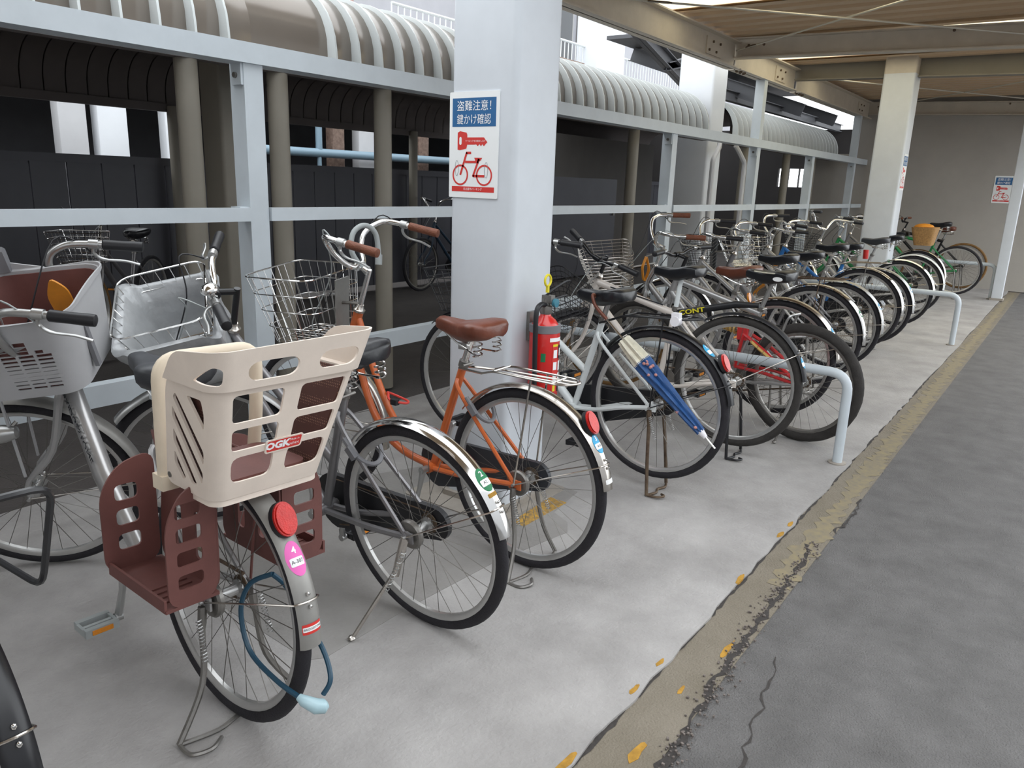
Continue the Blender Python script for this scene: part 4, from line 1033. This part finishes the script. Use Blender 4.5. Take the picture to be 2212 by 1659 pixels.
b.part('saddle_emblem', MB().prism(ellipse(.028, .012, 20), 0, .003).xf(M.Translation(c + V((-.085, .078, -.014))) @ M.Rotation(rad(-78), 4, 'X')), 'sticker_white', sd)
b.part('saddle_trim', MB().tube(smooth_path([c + V((-.12, .06, .015)), c + V((-.05, .07, .014)), c + V((.02, .045, .010)), c + V((.08, .028, .010))], 4), .004, 6), 'umbrella_cream', sd)
b.bars('flat', 'black_plastic', 'black_paint', half=.3); b.drive(None, -35, chainring=True, crank='alu'); b.stand('side', 'steel', foot=(.05, .16), spring=False)
b.part('rear_brake', MB().tube(smooth_path([(.12, .05, .62), (.09, .055, .70), (.06, .0, .715), (.09, -.055, .70), (.12, -.05, .62)], 5), .007, 7), 'alu')
# ---------------------------------------------------------------- 7: brown saddle bicycle with tall wire basket
b = Bike('silver bicycle with brown saddle, brown grips and tall wire basket holding an orange lock', 4.62, 1.345, 88, lift=.05, R=.345, steer=38)
b.frame('stag', 'silver_paint'); b.wheel(True, 'yellow_rust_tyre'); b.wheel(False)
g = b.mudguard(False, 'worn_chrome', a1=175, sa=165); b.sticker(g, 150, 'sticker_blue', '3', None, (.018, .03)); b.mudguard(True, 'rusty_steel')
b.seat('brown_leather', h=.84); b.bars('city', 'brown_grip', 'chrome', rise=.05, stem=.72, half=.27); b.drive('silver_paint', -60); b.stand('double', 'steel', spring=False); b.lamp()
b.wire_basket('worn_chrome', x=1.12, z0=.69, h=.30, L=(.24, .34), W=(.32, .40), nr=14, nv=20, t=.0015)
b.part('seat_reflector', MB().prism(ellipse(.03, .02, 16), 0, .012).xf(M.Translation((.20, .0, .69)) @ M.Rotation(rad(-80), 4, 'Y')), 'reflector_orange')
lk = empty('frame_lock', (0, 0, 0), 'orange plastic lock strapped below the handlebar of the tall-basket bicycle', 'lock'); lk.matrix_world = b.mw @ b.fm
obj('strap', MB().tube(round_path([(.90, .06, .94), (.93, .09, .88), (.92, .05, .78), (.90, .0, .76), (.88, .04, .85), (.90, .06, .94)], .02, 4), .010, 7, flat=.6), 'orange_plastic', lk)
# ---------------------------------------------------------------- further bicycles in the row
def plain(label, X, Y, yaw, lift, steer, frame, fm, mud, saddle, grip, basket, R=.335, kind='city', rack=False, sticker=None, forkm=None, tyre='tyre', refl=False, a1=185, **kw):
    b = Bike(label, X, Y, yaw, lift=lift, R=R, steer=steer, seg=40)
    b.frame(frame, fm, forkm); b.wheel(True, tyre); b.wheel(False, tyre)
    if mud:
        g = b.mudguard(False, mud, a1=a1); b.mudguard(True, mud)
        if sticker: b.sticker(g, 150, sticker, '3', None, (.018, .03))
        if refl: b.reflector(g, 135, 'round')
    b.seat(saddle, h=kw.get('h', .86)); b.bars(kind, grip, kw.get('bar', 'chrome'), rise=kw.get('rise', .02), bell=kw.get('bell', False)); b.drive(kw.get('case', 'black_plastic'), random.uniform(-140, -40)); b.stand('double', 'steel', spring=False)
    if basket: b.wire_basket(basket, nr=kw.get('nr', 5), nv=kw.get('nv', 24), h=kw.get('bh', .22))
    if rack: b.rack(rack)
    return b
plain('silver bicycle with chrome bars and glossy black saddle, third past the mountain bike stand', 5.53, 1.400, 88, .05, 30, 'stag', 'silver_paint', 'chrome', 'black_vinyl', 'black_plastic', None, R=.345, rack='rusty_steel', sticker='sticker_green')
b = plain('grey bicycle with a dark mesh front basket in the middle of the row', 6.30, 1.435, 92, .03, 12, 'single', 'grey_paint', 'alu', 'black_vinyl', 'black_plastic', 'black_paint', nr=9, nv=44, bh=.26, sticker='sticker_blue')
plain('silver bicycle with bright wire basket in front of the second tall railing post', 7.20, 1.457, 88, .05, 38, 'stag', 'silver_paint', 'chrome', 'black_vinyl', 'black_plastic', 'chrome', R=.345, rack='worn_chrome', bell=True)
b = plain('blue framed bicycle with orange fork among the silver ones', 7.60, 1.430, 88, .04, 5, 'stag', 'blue_paint', 'alu', 'black_vinyl', 'black_plastic', 'chrome', forkm='orange_plastic', sticker='sticker_blue')
b.part('tail_lamp', MB().tube([(.10, .0, .76), (.10, .0, .84)], .024, 12), 'reflector_red')
plain('silver bicycle with high chrome bars turned to the right and black basket', 8.88, 1.450, 88, .04, -34, 'stag', 'silver_paint', 'chrome', 'grey_vinyl', 'black_plastic', 'black_paint', rise=.06, nr=8, nv=36)
plain('green bicycle with white mudguards just past the second pillar', 9.92, 1.50, 88, .03, -10, 'stag', 'green_paint', 'white_paint', 'black_vinyl', 'black_plastic', None, refl=False)
b = plain('bicycle carrying a wicker rear basket with orange cloth near the far wall', 10.95, 1.62, 88, .03, 0, 'stag', 'grey_paint', 'worn_chrome', 'black_vinyl', 'black_plastic', None)
rings = [rrect_ring(-.05, 0, .74 + .22 * i / 4, .20 + .02 * i, .24 + .025 * i, .05) for i in range(5)]
wb = b.part('rear_basket', MB().loft(rings), 'wicker'); b.part('basket_cloth', MB().sphere((-.03, 0, .965), .115, 12, (1, 1.2, .35)), 'orange_plastic', wb)
b = plain('green mountain bicycle without mudguards nearest the slim end post', 12.29, 1.331, 92, .05, 0, 'diamond', 'green_paint', None, 'black_vinyl', 'black_plastic', None, kind='flat', bar='black_paint', case=None, h=.95)
b = plain('last bicycle against the far wall with gold toned tyres and brown saddle', 13.25, 1.36, 88, .05, 0, 'diamond', 'black_paint', None, 'brown_leather', 'brown_grip', None, kind='flat', bar='black_paint', tyre='yellow_rust_tyre', case=None)
b = plain('dark green bicycle with black mudguards, cut off at the lower left corner', .40, 1.525, 88, 0, 10, 'stag', 'dark_green_paint', 'black_paint', 'black_vinyl', 'black_plastic', None, refl=False, a1=165)
b.part('rear_carrier', MB().tube(round_path([(-.10, .07, .70), (-.30, .07, .72), (-.40, .065, .92), (-.42, .0, .93), (-.40, -.065, .92), (-.30, -.07, .72), (-.10, -.07, .70)], .04, 4), .0055, 7).tube([(-.38, .067, .88), (-.33, .06, .50), (-.05, .066, .34)], .005, 7), 'black_paint')
# bicycles inside the dark shed
b = Bike('dark bicycle inside the shed seen through the railing left of the pillar', 8.25, 6.62, 182, R=.335, group='bicycles inside the shed', seg=36)
b.frame('stag', 'dark_blue_paint'); b.wheel(True, rimm='spoke'); b.wheel(False, rimm='spoke'); b.mudguard(False, 'black_paint'); b.seat(); b.bars('raised', 'black_plastic', 'chrome', half=.25); b.drive(); b.stand('double', spring=False)
b = Bike('bicycle inside the shed at far left with a wire basket', 3.5, 6.3, 218, R=.335, group='bicycles inside the shed', seg=36)
b.frame('stag', 'grey_paint'); b.wheel(True, 'yellow_rust_tyre'); b.wheel(False); b.seat(); b.bars('city', 'black_plastic', 'chrome'); b.drive(); b.stand('double', spring=False); b.wire_basket('chrome')

# ================================================================== SIGNS AND EXTINGUISHER
def line2(p, q, w):
    p, q = V((*p, 0)), V((*q, 0)); d = (q - p).normalized(); n = V((-d.y, d.x, 0)) * w / 2
    return [p + n, q + n, q - n, p - n]
def ring2(c, a, b_, w, n=36):
    o = ellipse(a, b_, n, c); i = ellipse(a - w, b_ - w, n, c)
    return MB().add([V((*p, 0)) for p in o + i], [(k, (k + 1) % n, n + (k + 1) % n, n + k) for k in range(n)])
def sign(label, mp, loc):
    r = empty('warning_sign', loc, label, 'sign', 'theft warning signs')
    L = V(loc)
    def put(name, mb, m, off, par): return obj(name, mb.map(lambda p: V(mp(p.x, p.y, off + p.z)) - L), m, par)
    bd = put('board', MB().prism(rrect(-.1225, -.199, .1225, .199, .004, 2), 0, .004), 'sign_board', 0, r)
    put('blue_panel', flat_mb(rrect(-.108, .070, .108, .176, .001)), 'blue_print', .0045, r)
    for s_, y in (('盗難注意！', .148), ('鍵かけ確認', .098)):
        t = text_mb(s_, .0395, .0); t.v = [p + V((0, y, 0)) for p in t.v]
        x0 = min(p.x for p in t.v); x1 = max(p.x for p in t.v); y0 = min(p.y for p in t.v); y1 = max(p.y for p in t.v)
        sx = .168 / (x1 - x0); sy = .038 / (y1 - y0); t.v = [V(((p.x - (x0 + x1) / 2) * sx, y + (p.y - (y0 + y1) / 2) * sy, 0)) for p in t.v]
        put('lettering', t, 'white_print', .0052, r)
    key = [(-.080, -.016), (-.080, .048), (-.068, .054), (-.035, .048), (-.031, .040), (-.031, .030), (.052, .030), (.069, .012), (.052, -.003), (.045, .005), (.038, -.003), (.030, .005), (.022, -.003), (.014, .004), (.006, .003), (-.031, .003), (-.035, -.012), (-.068, -.018)]
    put('key_symbol', flat_mb(key), 'red_print', .0045, r); put('key_hole', flat_mb(rrect(-.071, .002, -.059, .032, .006)), 'sign_board', .005, r)
    t = text_mb('ツーロックをお勧めします', .0085); t.v = [p + V((.01, .0165, 0)) for p in t.v]; put('lettering', t, 'white_print', .005, r)
    bi = MB()
    for c in ((-.064, -.112), (.056, -.112)):
        q = ring2(c, .040, .040, .0068); bi.add(q.v, q.f)
    for p, q in (((-.064, -.112), (-.032, -.026)), ((-.036, -.028), (-.010, -.028)), ((-.040, -.062), (.028, -.062)), ((.030, -.050), (.0, -.118)), ((.0, -.115), (.058, -.115))): v = line2(p, q, .0092); bi.add(v, [(0, 1, 2, 3)])
    bi.add([V((*p, 0)) for p in ((.006, -.046), (.046, -.046), (.036, -.058), (.012, -.058))], [(0, 1, 2, 3)])
    put('bicycle_symbol', bi, 'red_print', .0048, r)
    for c in ((-.082, -.086), (.066, -.092)):
        put('lock_symbol', ring2(c, .009, .030, .0018, 24), 'grey_print', .0052, r)
    put('red_band', flat_mb(rrect(-.107, -.176, .107, -.156, .001)), 'red_print', .0045, r)
    t = text_mb('名古屋市パーキング', .0105); t.v = [p + V((0, -.166, 0)) for p in t.v]; put('lettering', t, 'white_print', .005, r)
sign('white theft warning sign with blue heading and red bicycle on the near pillar', lambda u, v, w: (2.4545 - w, 1.982 - u, 1.494 + v), (2.4545, 1.982, 1.494))
sign('theft warning sign on the grey far wall behind the slim post', lambda u, v, w: (14.0495 - w, 1.10 - u, 1.50 + v), (14.0495, 1.10, 1.50))
sign('theft warning sign seen nearly edge on at the side of the second pillar', lambda u, v, w: (10.03 + u, 1.7845 - w, 1.62 + v), (10.03, 1.7845, 1.62))
ex = empty('fire_extinguisher', (2.60, 1.708, .47), 'red fire extinguisher hung on the lane side of the near pillar', 'fire extinguisher')
def exo(name, mb, m, par=ex): return obj(name, mb, m, par)
exo('cylinder', MB().lathe([(.045, 0), (.058, .006), (.063, .02), (.063, .30), (.058, .33), (.042, .355), (.024, .37), (.020, .385)], (0, 0, 0), 'z', 28), 'fire_red')
exo('valve', MB().lathe([(.023, .378), (.025, .385), (.025, .41), (.018, .415), (.018, .44), (0, .442)], (0, 0, 0), 'z', 16).box((0, -.01, .44), (.03, .045, .03)), 'steel')
exo('lever', MB().tube(smooth_path([(-.01, 0, .45), (.02, -.02, .478), (.06, -.045, .505), (.085, -.055, .51)], 4), .0075, 7, flat=.6).tube(smooth_path([(-.01, 0, .425), (.03, -.025, .44), (.075, -.05, .452)], 4), .007, 7, flat=.6), 'black_plastic')
exo('safety_pin', MB().tube([V((-.012 + .022 * math.cos(a), -.012, .515 + .022 * math.sin(a))) for a in [2 * PI * k / 18 for k in range(18)]], .005, 7, closed=True).box((-.012, -.012, .482), (.012, .01, .03)), 'yellow_print')
gg = exo('gauge', MB().lathe([(.018, 0), (.018, -.014), (0, -.015)], (.012, -.03, .425), 'y', 16), 'gauge')
exo('hose', MB().tube(smooth_path([(-.012, -.005, .415), (-.055, -.008, .42), (-.083, -.010, .385), (-.085, -.012, .25), (-.080, -.012, .12), (-.078, -.012, .06)], 6), .0105, 9), 'black_plastic')
exo('strap', MB().lathe([(.0645, .305), (.0655, .306), (.0655, .335), (.0645, .336)], (0, 0, 0), 'z', 28).box((.06, -.02, .32), (.02, .02, .03)), 'dark_grey_plastic')
exo('bracket', MB().box((0, .068, .32), (.05, .016, .12)).box((0, .066, .06), (.04, .02, .03)), 'steel')
def exl(name, a0, a1, z0, z1, m, off=.0008):
    n = 8; v = []; a0 -= 16; a1 -= 16
    for z in (z0, z1):
        for k in range(n + 1): a = rad(a0 + (a1 - a0) * k / n); v.append(V(((.063 + off) * math.cos(a), (.063 + off) * math.sin(a), z)))
    return exo(name, MB().add(v, [(k, k + 1, n + 2 + k, n + 1 + k) for k in range(n)]), m)
exl('name_strip', 250, 330, .272, .288, 'white_print'); exl('instruction_panel', 262, 290, .06, .26, 'red_print', .001); exl('yellow_heading', 264, 288, .252, .262, 'yellow_print', .0014)
for q in range(3): exl('pictogram', 267, 285, .205 - q * .05, .238 - q * .05, 'white_print', .0016)
exl('black_panel', 294, 318, .20, .255, 'ink', .001); exl('pictogram', 299, 313, .212, .243, 'white_print', .0016); exl('white_panel', 294, 318, .15, .19, 'white_print', .001); exl('white_panel', 294, 318, .10, .14, 'white_print', .001); exl('black_panel', 294, 318, .06, .09, 'ink', .001)
exl('round_seal', 218, 236, .19, .225, 'sticker_green', .001); exl('yellow_seal', 268, 280, .065, .09, 'yellow_print', .0018)
obj('floor_label', MB().prism([(2.40, 1.635), (2.72, 1.632), (2.725, 1.722), (2.402, 1.702)], .0015, .0022), 'label_yellow', floor, label='worn yellow label stuck on the floor before the pillar')
